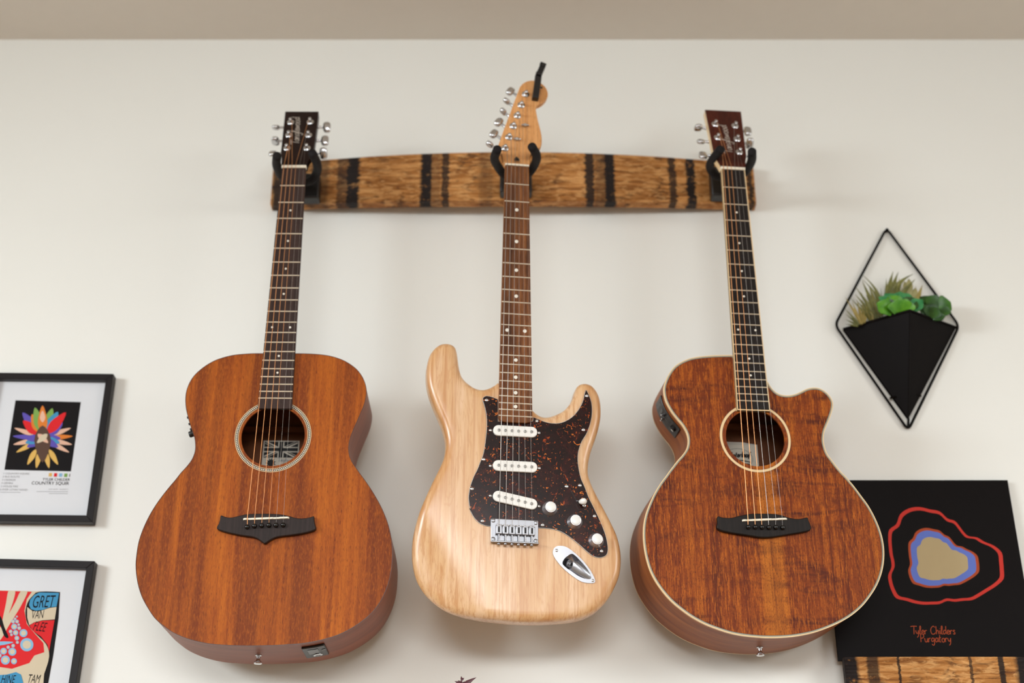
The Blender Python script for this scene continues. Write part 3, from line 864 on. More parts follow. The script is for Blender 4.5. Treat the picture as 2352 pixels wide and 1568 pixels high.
# ------------------------------------------------------------------ the pale electric guitar
GS = Pose(8.946, 2139.525, 1329.374, .1341123, .0384544, .0015312)


def screw(parent, u, z, h, r=.0022, mat=None):
    bm = bmesh.new()
    add_lathe(bm, [(r, 0), (r, .0003), (r * .75, .0009), (r * .3, .0011)], (u, h, z), (0, -1, 0), 12)
    return finish(bm, 'screw', mat or CHROME, parent, 40)


def stratlike():
    G = GS
    g = empty('electric_guitar', G.M, 'pale ash solid-body electric guitar with a brown tortoiseshell pickguard and two horns', 'guitar')
    FRONT, BACK = .010, .054; MID = (FRONT + BACK) / 2
    px = zp([(478, 265), (455, 283), (425, 296), (395, 300), (360, 293), (325, 272), (295, 245), (280, 215), (272, 175), (266, 130), (258, 95), (240, 72), (215, 63), (185, 68), (155, 90), (130, 125), (115, 170), (108, 220), (110, 275), (120, 330), (140, 390), (165, 450), (190, 510), (206, 570), (207, 620), (195, 670), (170, 725), (140, 785), (110, 850), (80, 920), (58, 990), (42, 1070), (38, 1150), (45, 1220), (62, 1285), (95, 1345), (140, 1395), (200, 1440), (270, 1470), (350, 1490), (450, 1505), (560, 1515), (670, 1517), (780, 1512), (870, 1500), (930, 1480), (985, 1445), (1030, 1395), (1065, 1335), (1092, 1270), (1103, 1200), (1100, 1130), (1085, 1060), (1060, 1000), (1025, 930), (990, 865), (960, 805), (940, 755), (935, 720), (938, 680), (950, 630), (968, 580), (985, 525), (997, 470), (1001, 415), (995, 355), (978, 310), (955, 280), (925, 268), (895, 278), (875, 305), (862, 345), (845, 380), (815, 410), (775, 430), (735, 441), (700, 438), (675, 425), (655, 408)], 930, 760, 2.2392)
    # the outline seen is the front edge where the rim faces up and the back edge where it faces down
    q = np.array(px); T = np.roll(q, -1, 0) - np.roll(q, 1, 0); T /= np.linalg.norm(T, axis=1)[:, None]
    ny = T[:, 0] * -1                                   # +1 faces down in the picture for this winding
    A = 0.5 * np.sum(q[:, 0] * np.roll(q[:, 1], -1) - np.roll(q[:, 0], -1) * q[:, 1])
    if A > 0: ny = -ny
    P = []
    for (x, y), k in zip(px, ny):
        up = -k if A > 0 else k
        P.append((x, y, up))
    cy = 1100
    pts = [G.uz(x, y, MID + (.014 if (k < 0) == (False) else -.014) * abs(k)) for x, y, k in P] if False else []
    for i, (x, y) in enumerate(px):
        nx_, ny_ = T[i, 1], -T[i, 0]                    # one of the two normals in the picture
        if A < 0: nx_, ny_ = -nx_, -ny_                 # outward normal
        pts.append(G.uz(x, y, MID + .015 * ny_))
    body = resample(spline(pts, 5), .004)
    # solid with rounded edges and a forearm bevel on the bass side of the lower bout
    V, F = tri_fill(body, .0075); d = edge_dist(V, body); rad = .0125
    zmid = -.62
    def front(u, z, e):
        r = rad - math.sqrt(max(0, rad * rad - (rad - min(e, rad)) ** 2))
        s = ((-u - .062) * .86 + (-z - .74) * .50)      # forearm side
        w = .021 / (1 + math.exp(-(s - .036) / .014))
        w *= 1 / (1 + math.exp((z + .56) / .03))
        return FRONT + r + w
    def back(u, z, e):
        r = rad - math.sqrt(max(0, rad * rad - (rad - min(e, rad)) ** 2))
        return BACK - r
    # extra rings near the rim keep the round edge round
    rings = [inset(body, t) for t in (.0008, .0022, .0045, .0078)]
    n = len(body); bm = bmesh.new()
    inner = inset(body, .0115); inner = resample(inner, .004)
    ji = outline(G, zp([(1515, 1000), (1545, 930), (1600, 885), (1650, 858), (1700, 880), (1800, 980), (1890, 1090), (1945, 1190), (1935, 1235), (1850, 1232), (1750, 1190), (1650, 1120), (1560, 1060)], 1060, 1140, 6.5333), FRONT - .0015)
    JI = resample(spline(ji, 4, True), .002)
    V, F = tri_fill(inner, .0075, inset(JI, -.0012)); d = edge_dist(V, body)
    VB, FB = tri_fill(inner, .0075); dB = edge_dist(VB, body)
    loops_f, loops_b = [], []
    for rg in [body] + rings:
        e = edge_dist(np.array(rg), body)
        loops_f.append([bm.verts.new((u, min(front(u, z, x), BACK - .0125 if x < .0002 else 9), z)) for (u, z), x in zip(rg, e)])
        loops_b.append([bm.verts.new((u, back(u, z, x), z)) for (u, z), x in zip(rg, e)])
    def ringfaces(a, b):
        for i in range(n): bm.faces.new([a[i], a[(i + 1) % n], b[(i + 1) % n], b[i]])
    for k in range(len(loops_f) - 1): ringfaces(loops_f[k], loops_f[k + 1]); ringfaces(loops_b[k], loops_b[k + 1])
    ringfaces(loops_f[0], loops_b[0])
    vf = [bm.verts.new((u, front(u, z, x), z)) for (u, z), x in zip(V, d)]; vb = [bm.verts.new((u, back(u, z, x), z)) for (u, z), x in zip(VB, dB)]
    for t in F: bm.faces.new([vf[i] for i in t])
    for t in FB: bm.faces.new([vb[i] for i in t])
    # stitch the last ring to the inner fill
    last = rings[-1]; ring_in = inner; m = len(ring_in); q_in = np.array(ring_in)
    key = {}
    for i, (u, z) in enumerate(V): key[(round(u, 6), round(z, 6))] = i
    near = lambda W: [int(np.argmin(np.hypot(W[:, 0] - u, W[:, 1] - z))) for u, z in ring_in]
    for loops, vv, idx in ((loops_f[-1], vf, near(V)), (loops_b[-1], vb, near(VB))):
        j = int(np.argmin(np.hypot(q_in[:, 0] - last[0][0], q_in[:, 1] - last[0][1]))); i = 0; ci = cj = 0
        L = np.array(last)
        while ci < n or cj < m:
            a, b_ = i % n, j % m; a1, b1 = (i + 1) % n, (j + 1) % m
            da = np.hypot(*(L[a1] - q_in[b_])) if ci < n else 9; db = np.hypot(*(L[a] - q_in[b1])) if cj < m else 9
            try:
                if da <= db: bm.faces.new([loops[a], loops[a1], vv[idx[b_]]])
                else: bm.faces.new([loops[a], vv[idx[b1]], vv[idx[b_]]])
            except ValueError: pass
            if da <= db: i += 1; ci += 1
            else: j += 1; cj += 1
    bmesh.ops.remove_doubles(bm, verts=bm.verts, dist=1e-6)
    finish(bm, 'body', ASH, g, 60)
    # neck and board
    sc = .648; w0, w1 = .042, .05596
    zend = sum(G.uz(x, y, .001)[1] for x, y in ((1165, 969), (1205, 970))) / 2
    neck(g, w0 + .0008, w1 + .0012, .006, zend + .008, .0165, MAPLE)
    board(g, sc, w0, w1, 22, zend, BROWNB, (3, 5, 7, 9, 12, 15, 17, 19, 21), .0031, round_end=True)
    box('nut', (-w0 / 2, -.0012, 0), (w0 / 2, .008, .0035), BONE, g, .0007)
    # headstock
    HF = .0088
    hpts = zp([(398, 1420), (385, 1385), (370, 1310), (345, 1250), (312, 1195), (360, 1055), (450, 815), (530, 600), (590, 440), (615, 388), (660, 345), (720, 320), (790, 315), (860, 335), (930, 385), (968, 440), (980, 500), (966, 552), (925, 600), (880, 632), (838, 652), (820, 690), (826, 745), (850, 860), (880, 980), (897, 1080), (893, 1180), (868, 1215), (815, 1238), (770, 1280), (745, 1345), (737, 1440)], 1090, 130, 5.806)
    hl = outline(G, hpts, HF)
    hl = resample(hl[:5] + spline(hl[5:], 4), .0018)
    hs = bev(prism('headstock', hl, HF, HF + .0135, MAPLE, g, smooth=40), .0016, 2)
    mesh('neck_scoop', [(-w0 / 2, .0012, .003), (w0 / 2, .0012, .003), (w0 / 2 * 1.02, HF - .0001, .012), (-w0 / 2 * 1.02, HF - .0001, .012), (-w0 / 2, HF + .008, .003), (w0 / 2, HF + .008, .003), (w0 / 2 * 1.02, HF + .008, .012), (-w0 / 2 * 1.02, HF + .008, .012)], [[0, 1, 2, 3], [4, 5, 6, 7], [0, 3, 7, 4], [1, 2, 6, 5], [0, 1, 5, 4], [3, 2, 6, 7]], MAPLE, hs)
    posts = [G.uz(x, y, HF) for x, y in zp([(405, 1222), (458, 1074), (515, 928), (570, 788), (622, 648), (680, 503)], 1090, 130, 5.806)]
    for u, z in posts: post(hs, (u, HF, z), (0, -1, 0), (0, 0, 1), .0066, .0105)
    bts = zp([(205, 1170), (260, 1030), (325, 875), (385, 735), (430, 597), (480, 465)], 1090, 130, 5.806); turns = (1.2, .2, .15, 1.3, 1.2, .25)
    for (x, y), (pu, pz), tn in zip(bts, posts, turns):
        u, z = G.uz(x, y, HF + .0175); b_ = Vector((u, HF + .0175, z)); a_ = Vector((pu - .002, HF + .0175, pz)); dd = (b_ - a_).normalized()
        button(hs, a_, b_ - dd * .0062, (0, -1, 0), tn, (.0100, .0066, .0048))
    for x, y in zp([(675, 912), (568, 1098)], 1090, 130, 5.806):
        u, z = G.uz(x, y, HF - .004); bm = bmesh.new()
        add_lathe(bm, [(.0026, 0), (.0026, .004), (.0034, .0046), (.003, .0056)], (u, HF, z), (0, -1, 0), 12)
        add_tube(bm, [(u - .0065, HF - .0042, z), (u + .0065, HF - .0042, z)], .0016, 8)
        finish(bm, 'string_tree', CHROME, hs, 40)
    u, z = G.uz(*zp([(563, 1375)], 1090, 130, 5.806)[0], HF - .002)
    mesh('truss_rod_plug', [(u - .005, .003, z - .004), (u + .005, .003, z - .004), (u + .0045, .0065, z + .002), (u, .0085, z + .008), (u - .0045, .0065, z + .002), (u, .0035, z + .004)], [[0, 1, 5], [1, 2, 5], [2, 3, 5], [3, 4, 5], [4, 0, 5]], BLACK, hs)
    # pickguard
    PG = FRONT - .0022
    A1 = zp([(440, 455), (440, 190), (385, 168), (330, 152), (290, 150), (258, 172), (255, 205), (275, 270), (295, 360), (303, 450), (300, 560), (285, 700), (260, 850), (225, 940), (190, 1030), (150, 1110), (115, 1200), (95, 1280), (85, 1360), (90, 1440), (105, 1510)], 1060, 880, 5.2265)
    B1 = zp([(118, 165), (150, 250), (200, 330), (260, 390), (330, 425), (430, 447), (800, 462), (1160, 472), (1280, 478), (1400, 495), (1500, 530), (1600, 590), (1700, 665), (1800, 750), (1900, 840), (1980, 895), (2060, 915), (2130, 905), (2180, 870), (2198, 810), (2195, 720), (2170, 600), (2130, 480), (2080, 360), (2020, 230), (1960, 110), (1910, 10)], 1060, 1140, 6.5333)
    A2 = zp([(1480, 1240), (1440, 1150), (1415, 1050), (1400, 950), (1400, 860), (1415, 780), (1450, 690), (1500, 610), (1540, 510), (1562, 420), (1570, 330), (1562, 230), (1540, 160), (1515, 105), (1495, 75), (1480, 110), (1465, 180), (1440, 250), (1400, 320), (1340, 390), (1270, 440), (1190, 472), (1110, 478), (1020, 465), (940, 435), (860, 400), (856, 455)], 1060, 880, 5.2265)
    pl = outline(G, A1 + B1 + A2, PG)
    pl = resample([pl[0]] + spline(pl[1:-1], 4) + [pl[-1]], .0022)
    pgo = prism('pickguard', inset(pl, .0005), PG, PG + .0004, TORT, g, smooth=30)
    prism('pickguard_white_edge', inset(pl, .0001), PG + .0004, PG + .0012, PICKW, pgo, smooth=30)
    prism('pickguard_underside', pl, PG + .0012, FRONT + .0002, BLACK, pgo, smooth=30)
    for x, y in zp([(302, 201), (903, 451), (1504, 150), (1464, 558), (266, 912), (127, 1265), (1423, 1224)], 1060, 880, 5.2265) + zp([(315, 365), (1217, 426), (1997, 292), (2103, 818)], 1060, 1140, 6.5333):
        screw(pgo, *G.uz(x, y, PG), PG, .0027)
    for x, y in zp([(1262, 1236), (1475, 1466)], 1060, 880, 5.2265): screw(pgo, *G.uz(x, y, PG), PG, .0028)
    # pickups
    PT = PG - .0052
    for poles, scr in ((((451, 562), (842, 582)), ((350, 563), (930, 594))), (((448, 983), (843, 1004)), ((348, 990), (933, 1018))), (((449, 1353), (842, 1445)), ((348, 1349), (930, 1474)))):
        (xa, ya), (xb, yb) = zp(poles, 1060, 880, 5.2265); a = Vector(G.uz(xa, ya, PT)); b = Vector(G.uz(xb, yb, PT)); dv = (b - a).normalized(); nv = Vector((-dv.y, dv.x))
        ca, cb = a - dv * .0005, b + dv * .0005; r = .0090; st = []
        for k in range(13):
            t = math.pi * k / 12; st.append(tuple(cb + nv * r * math.cos(t) + dv * r * math.sin(t)))
        for k in range(13):
            t = math.pi * k / 12; st.append(tuple(ca - nv * r * math.cos(t) - dv * r * math.sin(t)))
        pu = bev(prism('pickup', st, PT, PG, PICKW, g, smooth=40), .0012, 3)
        for k in range(6):
            p = a.lerp(b, k / 5)
            lathe('pole_piece', [(.0024, 0), (.0024, .0010), (.0019, .0013)], (p.x, PT + .0001, p.y), (0, -1, 0), POLE, pu, 14)
        for x, y in zp(scr, 1060, 880, 5.2265): screw(pu, *G.uz(x, y, PG), PG, .0024)
    # knobs
    for x, y in zp([(1327, 176), (1702, 374), (2024, 655)], 1060, 1140, 6.5333):
        u, z = G.uz(x, y, PG - .003)
        k = lathe('control_knob', [(.0122, 0), (.0124, .0006), (.0122, .0014), (.0106, .0052), (.0094, .0088), (.0088, .0108), (.0086, .0116)], (u, PG, z), (0, -1, 0), KNOBC, g, 36, 30)
        lathe('knob_top', [(.0080, 0), (.0080, .0008), (.0074, .0014), (.0050, .0018)], (u, PG - .0114, z), (0, -1, 0), KNOBW, k, 28, 50)
    # selector switch
    (x0, y0), (x1, y1) = zp([(1312, 1285), (1425, 1490)], 1060, 880, 5.2265); a, b = Vector(G.uz(x0, y0, PG)), Vector(G.uz(x1, y1, PG)); dv = (b - a).normalized(); nv = Vector((-dv.y, dv.x)) * .0007
    sl = prism('switch_slot', [tuple(a + nv), tuple(b + nv), tuple(b - nv), tuple(a - nv)], PG - .0002, PG + .0001, HOLE, g)
    u, z = G.uz(*zp([(1455, 1410)], 1060, 880, 5.2265)[0], PG - .013); base = a.lerp(b, .62)
    tip = Vector((u, PG - .014, z)); bs = Vector((base.x, PG, base.y)); tube('switch_lever', [bs, bs.lerp(tip, .8)], [.0013, .0013], CHROME, sl)
    ax = Vector((.35, -.9, .1)).normalized(); c0 = tip - ax * .005
    lathe('switch_tip', [(.0028, -.003), (.0042, 0), (.0052, .004), (.0050, .0075), (.0034, .010), (.0008, .011)], c0, (.5, -.8, -.1), PICKW, sl, 16, 60)
    # bridge
    BT = FRONT - .0030
    cor = [Vector(G.uz(x, y, BT)) for x, y in zp([(438, 325), (1155, 360), (1152, 728), (440, 696)], 1060, 1140, 6.5333)]
    bp = lambda s, t: cor[0].lerp(cor[1], s).lerp(cor[3].lerp(cor[2], s), t)
    rc = [tuple(bp(s, t)) for s, t in ((.02, 0), (.98, 0), (1, .03), (1, .97), (.98, 1), (.02, 1), (0, .97), (0, .03))]
    br = bev(prism('bridge', rc, BT, FRONT, STEEL, g, smooth=30), .0008)
    lip = [tuple(bp(s, t)) for s, t in ((.0, .93), (1, .93), (1, 1), (0, 1))]
    bev(prism('bridge_lip', lip, BT - .0070, BT, STEEL, br, smooth=30), .0008)
    for s, t in ((.055, .085), (.945, .10), (.05, .84), (.945, .84)): p = bp(s, t); screw(br, p.x, p.y, BT, .0036, STEEL)
    saddle_tops = []
    for i in range(6):
        s0 = .095 + i * .1385; s1 = s0 + .131
        q = [tuple(bp(s, t)) for s, t in ((s0, .28), (s1, .28), (s1, .66), (s0, .66))]
        sd = bev(prism('saddle', q, BT - .0072, BT - .0005, STEEL, br, smooth=30), .0008)
        m_ = (s0 + s1) / 2
        q = [tuple(bp(s, t)) for s, t in ((m_ - .02, .36), (m_ + .02, .36), (m_ + .02, .60), (m_ - .02, .60))]
        prism('saddle_slot', q, BT - .0074, BT - .0071, HOLE, sd)
        for e in (-.042, .042):
            p = bp(m_ + e, .31); lathe('height_screw', [(.0013, 0), (.0013, .0015), (.0008, .0018)], (p.x, BT - .0070, p.y), (0, -1, 0), CHROME, sd, 8)
        a_, b_ = bp(m_, .64), bp(m_, 1.03); bm = bmesh.new()
        add_tube(bm, [(a_.x, BT - .0036, a_.y), (b_.x, BT - .0036, b_.y)], .0013, 8)
        add_lathe(bm, [(.0027, 0), (.0027, .0012), (.0018, .0024), (.0006, .0026)], (b_.x, BT - .0036, b_.y), (0, 0, -1), 10)
        for k in range(5):
            c = a_.lerp(b_, .06 + .12 * k); add_lathe(bm, [(.0020, 0), (.0020, .0008)], (c.x, BT - .0036, c.y), (0, 0, -1), 8)
        finish(bm, 'saddle_screw', STEEL, sd, 40)
        saddle_tops.append(bp(m_, .34))
    # strings
    rad = [.00050, .00042, .00033, .00022, .00017, .00014]
    for i in range(6):
        nu = (-.5 + i / 5) * (w0 - .0075); p = saddle_tops[i]; e = bp(.095 + i * .1385 + .0655, .46); pu, pz = posts[i]
        tube('string', [(pu + .0026, HF - .0055, pz), (nu, -.0010, .003), (nu, -.0014, .0005), (p.x, BT - .0082, p.y), (e.x, BT - .0060, e.y)], rad[i], PLAINS, g, 7)
    # jack plate
    jo = outline(G, zp([(1370, 830), (1385, 780), (1430, 745), (1500, 738), (1570, 755), (1650, 805), (1740, 880), (1830, 970), (1910, 1070), (1965, 1160), (2000, 1240), (2003, 1285), (1960, 1298), (1880, 1295), (1800, 1275), (1700, 1215), (1600, 1140), (1500, 1050), (1420, 950), (1380, 880)], 1060, 1140, 6.5333), FRONT - .0015)
    ji = outline(G, zp([(1515, 1000), (1545, 930), (1600, 885), (1650, 858), (1700, 880), (1800, 980), (1890, 1090), (1945, 1190), (1935, 1235), (1850, 1232), (1750, 1190), (1650, 1120), (1560, 1060)], 1060, 1140, 6.5333), FRONT - .0015)
    JO = resample(spline(jo, 4, True), .002); JI = resample(spline(ji, 4, True), .002)
    V, F = tri_fill(JO, .006, JI); h = FRONT - .0015
    bm = bmesh.new(); vv = [bm.verts.new((u, h, z)) for u, z in V]
    for t in F: bm.faces.new([vv[i] for i in t])
    r0 = [bm.verts.new((u, h, z)) for u, z in JO]; r1 = [bm.verts.new((u, FRONT + .0005, z)) for u, z in JO]
    for k in range(len(JO)): bm.faces.new([r0[k], r0[(k + 1) % len(JO)], r1[(k + 1) % len(JO)], r1[k]])
    # sloping boat-shaped recess, its floor rising to the pointed end
    ax0 = Vector(ji[1]); ax1 = Vector(ji[8]); axd = (ax1 - ax0); Lx = axd.length; axd.normalize()
    c0 = [(u, h, z) for u, z in JI]; lv = [c0]; cen = np.array(JI).mean(0)
    for k, (sh, dp) in enumerate(((.94, .25), (.84, .55), (.66, .85), (.4, 1.0))):
        row = []
        for u, z in JI:
            p = Vector((cen[0] + (u - cen[0]) * sh, cen[1] + (z - cen[1]) * sh)); t = max(0, min(1, (p - ax0).dot(axd) / Lx))
            row.append((p.x, h + dp * (.0125 * (1 - t) ** .8 + .001), p.y))
        lv.append(row)
    rv = [[bm.verts.new(p) for p in row] for row in lv]; m = len(JI)
    for a, b in zip(rv[:-1], rv[1:]):
        for k in range(m): bm.faces.new([a[k], a[(k + 1) % m], b[(k + 1) % m], b[k]])
    bm.faces.new(rv[-1])
    jp = finish(bm, 'jack_plate', JACKM, g, 50)
    u, z = G.uz(*zp([(1630, 1005)], 1060, 1140, 6.5333)[0], FRONT + .004); dj = Vector((axd.x * .75, -.65, axd.y * .75))
    lathe('jack_socket', [(.0056, -.003), (.0056, .0012), (.0038, .0014), (.0038, .0035), (.0030, .0036), (.0028, -.001)], (u, FRONT + .0055, z), dj, STEEL, jp, 18)
    for x, y in zp([(1428, 808), (1970, 1258)], 1060, 1140, 6.5333): screw(jp, *G.uz(x, y, h), h, .0024)
    # tuner clipped on the headstock
    M = G.M.copy()
    ct = empty('clip_on_tuner', M, 'small black clip-on tuner gripping the rounded tip of the maple headstock', 'tuner')
    L = lambda a, b, h: Vector((*G.uz(1090 + a / 5.806, 130 + b / 5.806, h), 0))
    def slab(name, a, b, wdt, h0, h1, par):
        A_, B_ = L(*a, h0), L(*b, h0); A_, B_ = Vector((A_.x, A_.y)), Vector((B_.x, B_.y)); d_ = (B_ - A_).normalized(); n_ = Vector((-d_.y, d_.x)) * wdt / 2
        return bev(prism(name, [tuple(A_ + n_), tuple(B_ + n_), tuple(B_ - n_), tuple(A_ - n_)], h0, h1, BLACK, par, smooth=30), .0012)
    slab('clamp_pad', (816, 545), (854, 262), .0115, -.004, .0086, ct)
    slab('clamp_jaw', (838, 400), (857, 250), .0115, .0226, .030, ct)
    slab('clamp_spine', (850, 280), (857, 250), .0115, -.001, .030, ct)
    slab('pivot', (851, 262), (866, 205), .012, .002, .012, ct)
    hd = slab('display_head', (858, 235), (925, 78), .0105, -.005, .009, ct)
    slab('display_hinge', (905, 120), (925, 76), .0118, -.007, -.0045, hd)
    tube('clamp_button', [(*[L(880, 410, -.001).x], -.001, L(880, 410, -.001).y), (L(905, 416, -.001).x, -.001, L(905, 416, -.001).y)], .0018, BLACK, ct)
    p = L(852, 268, .0015); lathe('pivot_screw', [(.0022, 0), (.0022, .0006), (.001, .0008)], (p.x, .002, p.y), (0, -1, 0), CHROME, ct, 12)
    return g


guitar_s = stratlike()

# ------------------------------------------------------------------ the room
def structure(o): o['kind'] = 'structure'; return o


FLOORM = m_board('floor_boards', srgb(112, 86, 62), srgb(136, 106, 78), srgb(152, 122, 92), 2)
WHITE = plain('white_paint', srgb(238, 236, 230), .5)
structure(box('wall_back', (LX, WALL, 0), (RX, WALL + .12, CEIL), WALLM))
CEILM = plain('ceiling_paint', srgb(222, 215, 204), .7, var=.02)
structure(box('ceiling', (LX - .12, REAR - .12, CEIL), (RX + .12, WALL + .12, CEIL + .1), CEILM))
structure(box('floor', (LX - .12, REAR - .12, -.1), (RX + .12, WALL + .12, 0), FLOORM))


def wall_with_window(name, wn, side):
    a, b, z0, z1 = WIN[side]; th = .12
    lo, hi = (REAR, WALL) if side != 'rear' else (LX, RX)
    bm = bmesh.new()
    def put(s0, s1, q0, q1):
        if side == 'left': P = [(LX - th, s0, q0), (LX, s1, q1)]
        elif side == 'right': P = [(RX, s0, q0), (RX + th, s1, q1)]
        else: P = [(s0, REAR - th, q0), (s1, REAR, q1)]
        (x0, y0, w0), (x1, y1, w1) = P
        v = [bm.verts.new(p) for p in ((x0, y0, w0), (x1, y0, w0), (x1, y1, w0), (x0, y1, w0), (x0, y0, w1), (x1, y0, w1), (x1, y1, w1), (x0, y1, w1))]
        for f in ((0, 1, 2, 3), (4, 5, 6, 7), (0, 1, 5, 4), (1, 2, 6, 5), (2, 3, 7, 6), (3, 0, 4, 7)): bm.faces.new([v[i] for i in f])
    put(lo, a, 0, CEIL); put(b, hi, 0, CEIL); put(a, b, 0, z0); put(a, b, z1, CEIL)
    structure(finish(bm, name, WALLM))
    bm = bmesh.new(); f = .05
    put(a, a + f, z0, z1); put(b - f, b, z0, z1); put(a, b, z0, z0 + f); put(a, b, z1 - f, z1)
    if side == 'rear': put(-.03, .03, z0, z1)
    structure(finish(bm, wn, WHITE))


wall_with_window('wall_left', 'window_1', 'left'); wall_with_window('wall_right', 'window_2', 'right'); wall_with_window('wall_rear', 'window_3', 'rear')

# ------------------------------------------------------------------ barrel stave with hangers
XS = lambda px, py, Y: at_y(px, py, Y).x
Y_END, BULGE, TH = WALL - .0005, .030, .025
eL = at_y(624, 425, Y_END - TH); eR = at_y(1734, 425, Y_END - TH); HALF = (eR.x - eL.x) / 2; XC = (eR.x + eL.x) / 2
zt_e = at_y(624, 378, Y_END - TH).z; zb_e = at_y(622, 469, Y_END - TH).z
zt_c = at_y(1180, 348.5, Y_END - TH - BULGE).z; zb_c = at_y(1180, 460, Y_END - TH - BULGE).z


def stave_front(x):
    t = (x - XC) / HALF
    return Y_END - TH - BULGE * (1 - t * t)


bands = [(XS(636, 425, 2.30) - XC, .016, .95), (XS(727, 425, 2.3) - XC, .018, .55), (XS(781, 425, 2.3) - XC, .010, .7), (XS(806, 425, 2.3) - XC, .013, 1.0), (XS(976, 425, 2.28) - XC, .011, 1.0), (XS(999, 410, 2.28) - XC, .009, .45), (XS(1021, 400, 2.28) - XC, .007, .9), (XS(1115, 425, 2.28) - XC, .012, .35), (XS(1357, 410, 2.28) - XC, .009, .95), (XS(1381, 410, 2.28) - XC, .010, .55), (XS(1404, 425, 2.28) - XC, .010, 1.0), (XS(1548, 400, 2.3) - XC, .007, .9), (XS(1592, 430, 2.3) - XC, .009, 1.0), (XS(1730, 430, 2.31) - XC, .005, .9)]
stave_M = Matrix.Translation((XC, Y_END, (zt_e + zb_e) / 2))
rack = empty('barrel_stave', stave_M, 'long bowed barrel stave of charred oak fixed flat to the wall', 'wood rack')
bm = bmesh.new(); NX, NZ = 60, 8; zc = (zt_e + zb_e) / 2; fr, bk = [], []
for i in range(NX + 1):
    t = -1 + 2 * i / NX; x = t * HALF; k = 1 - t * t; z1 = zt_e + (zt_c - zt_e) * k - zc; z0 = zb_e + (zb_c - zb_e) * k - zc; yf = -TH - BULGE * k
    # end cut slightly slanted like the photograph's stave
    fr.append([bm.verts.new((x, yf, z0 + (z1 - z0) * j / NZ)) for j in range(NZ + 1)]); bk.append([bm.verts.new((x, yf + TH, z0 + (z1 - z0) * j / NZ)) for j in range(NZ + 1)])
for i in range(NX):
    for j in range(NZ):
        bm.faces.new([fr[i][j], fr[i + 1][j], fr[i + 1][j + 1], fr[i][j + 1]]); bm.faces.new([bk[i][j], bk[i][j + 1], bk[i + 1][j + 1], bk[i + 1][j]])
    bm.faces.new([fr[i][0], bk[i][0], bk[i + 1][0], fr[i + 1][0]]); bm.faces.new([fr[i][NZ], fr[i + 1][NZ], bk[i + 1][NZ], bk[i][NZ]])
for e in (0, NX):
    for j in range(NZ): bm.faces.new([fr[e][j], fr[e][j + 1], bk[e][j + 1], bk[e][j]])
bev(finish(bm, 'stave', m_stave('charred_oak', bands, 2.3), rack, 40), .0015, 2, 50)


def hanger(gx, blk, arms, label, yf, push=.0035):
    """wooden-backed yoke: block on the stave and two padded arms"""
    x0, y0, x1, y1 = blk; Y = stave_front(gx) + .0015; D = .028
    a, b = at_y(x0, y0, Y - D), at_y(x1, y1, Y - D)
    h = empty('guitar_hanger', Matrix.Translation(((a.x + b.x) / 2, Y, (a.z + b.z) / 2)), label, 'hanger', 'guitar hangers on the stave')
    w, hh = abs(b.x - a.x) / 2, abs(a.z - b.z) / 2; c = Vector(((a.x + b.x) / 2, min(stave_front(a.x), stave_front(b.x)) - .0002, (a.z + b.z) / 2))
    h.matrix_world = Matrix.Translation(c)
    bev(prism('block', [(-w, -hh), (w, -hh), (w, hh), (-w, hh)], -D, 0, BLACK, h, smooth=30), .003)
    root = Vector((0, -D, hh * .1)); mid = None
    els = [at_y(e[0], e[1], yf + .056) - c for e, _ in arms]; tips = [at_y(t[0], t[1], yf - .026) - c for _, t in arms]
    hub = (els[0] + els[1]) / 2 + Vector((0, .022, -.008))
    tube('stem', [root + Vector((0, .004, 0)), root * .5 + hub * .5, hub], .0065, BLACK, h, 12)
    for e, t in zip(els, tips):
        P = spline([tuple(hub), tuple(hub.lerp(e, .6) + Vector((0, .010, -.004))), tuple(e), tuple(e.lerp(t, .52) + Vector((push * (1 if e.x > hub.x else -1), 0, -.001))), tuple(t)], 5)
        rr = [.0065] * 5 + [.0080] * (len(P) - 5)
        tube('padded_arm', P + [tuple(Vector(P[-1]) + (Vector(P[-1]) - Vector(P[-2])).normalized() * .002)], rr + [.0066], FOAM, h, 14, 60)
    return h


zz = lambda a, b, x0, y0, s: (x0 + a / s, y0 + b / s)
hanger(-.39, (655, 400, 732, 456), [(zz(372, 985, 580, 230, 5.809), zz(326, 742, 580, 230, 5.809)), (zz(862, 950, 580, 230, 5.809), zz(800, 708, 580, 230, 5.809))], 'black padded guitar hanger holding the orange-brown mahogany guitar', 2.176)
hanger(.0, (1148, 398, 1222, 440), [(zz(318, 1475, 1090, 130, 5.806), zz(305, 1235, 1090, 130, 5.806)), (zz(800, 1440, 1090, 130, 5.806), zz(765, 1200, 1090, 130, 5.806))], 'black padded guitar hanger holding the pale electric guitar', 2.1395, .006)
hanger(.40, (1630, 384, 1708, 450), [(zz(352, 890, 1570, 230, 5.806), zz(494, 655, 1570, 230, 5.806)), (zz(850, 915, 1570, 230, 5.806), zz(913, 685, 1570, 230, 5.806))], 'black padded guitar hanger holding the figured cutaway guitar', 2.183, .0035)

# ------------------------------------------------------------------ framed prints
FRAMEM = plain('black_frame', srgb(18, 12, 13), .4, spec=.25)
MATB = plain('white_mat_board', srgb(210, 211, 214), .8, spec=.1, var=.01)
col = lambda n, *c: plain('ink_' + n, srgb(*[x * .93 for x in c]), .6, spec=.12, var=.04)
I_BLACK, I_RED, I_BLUE, I_CREAM, I_GREEN, I_ORANGE, I_PURPLE, I_BROWN, I_SKIN, I_YEL = col('black', 18, 13, 14), col('red', 222, 40, 44), col('blue', 70, 148, 190), col('cream', 214, 198, 170), col('green', 128, 168, 84), col('orange', 224, 128, 52), col('violet', 98, 84, 176), col('brown', 92, 68, 56), col('pink', 230, 184, 158), col('yellow', 224, 180, 96)
I_SKY = col('sky', 140, 186, 218)


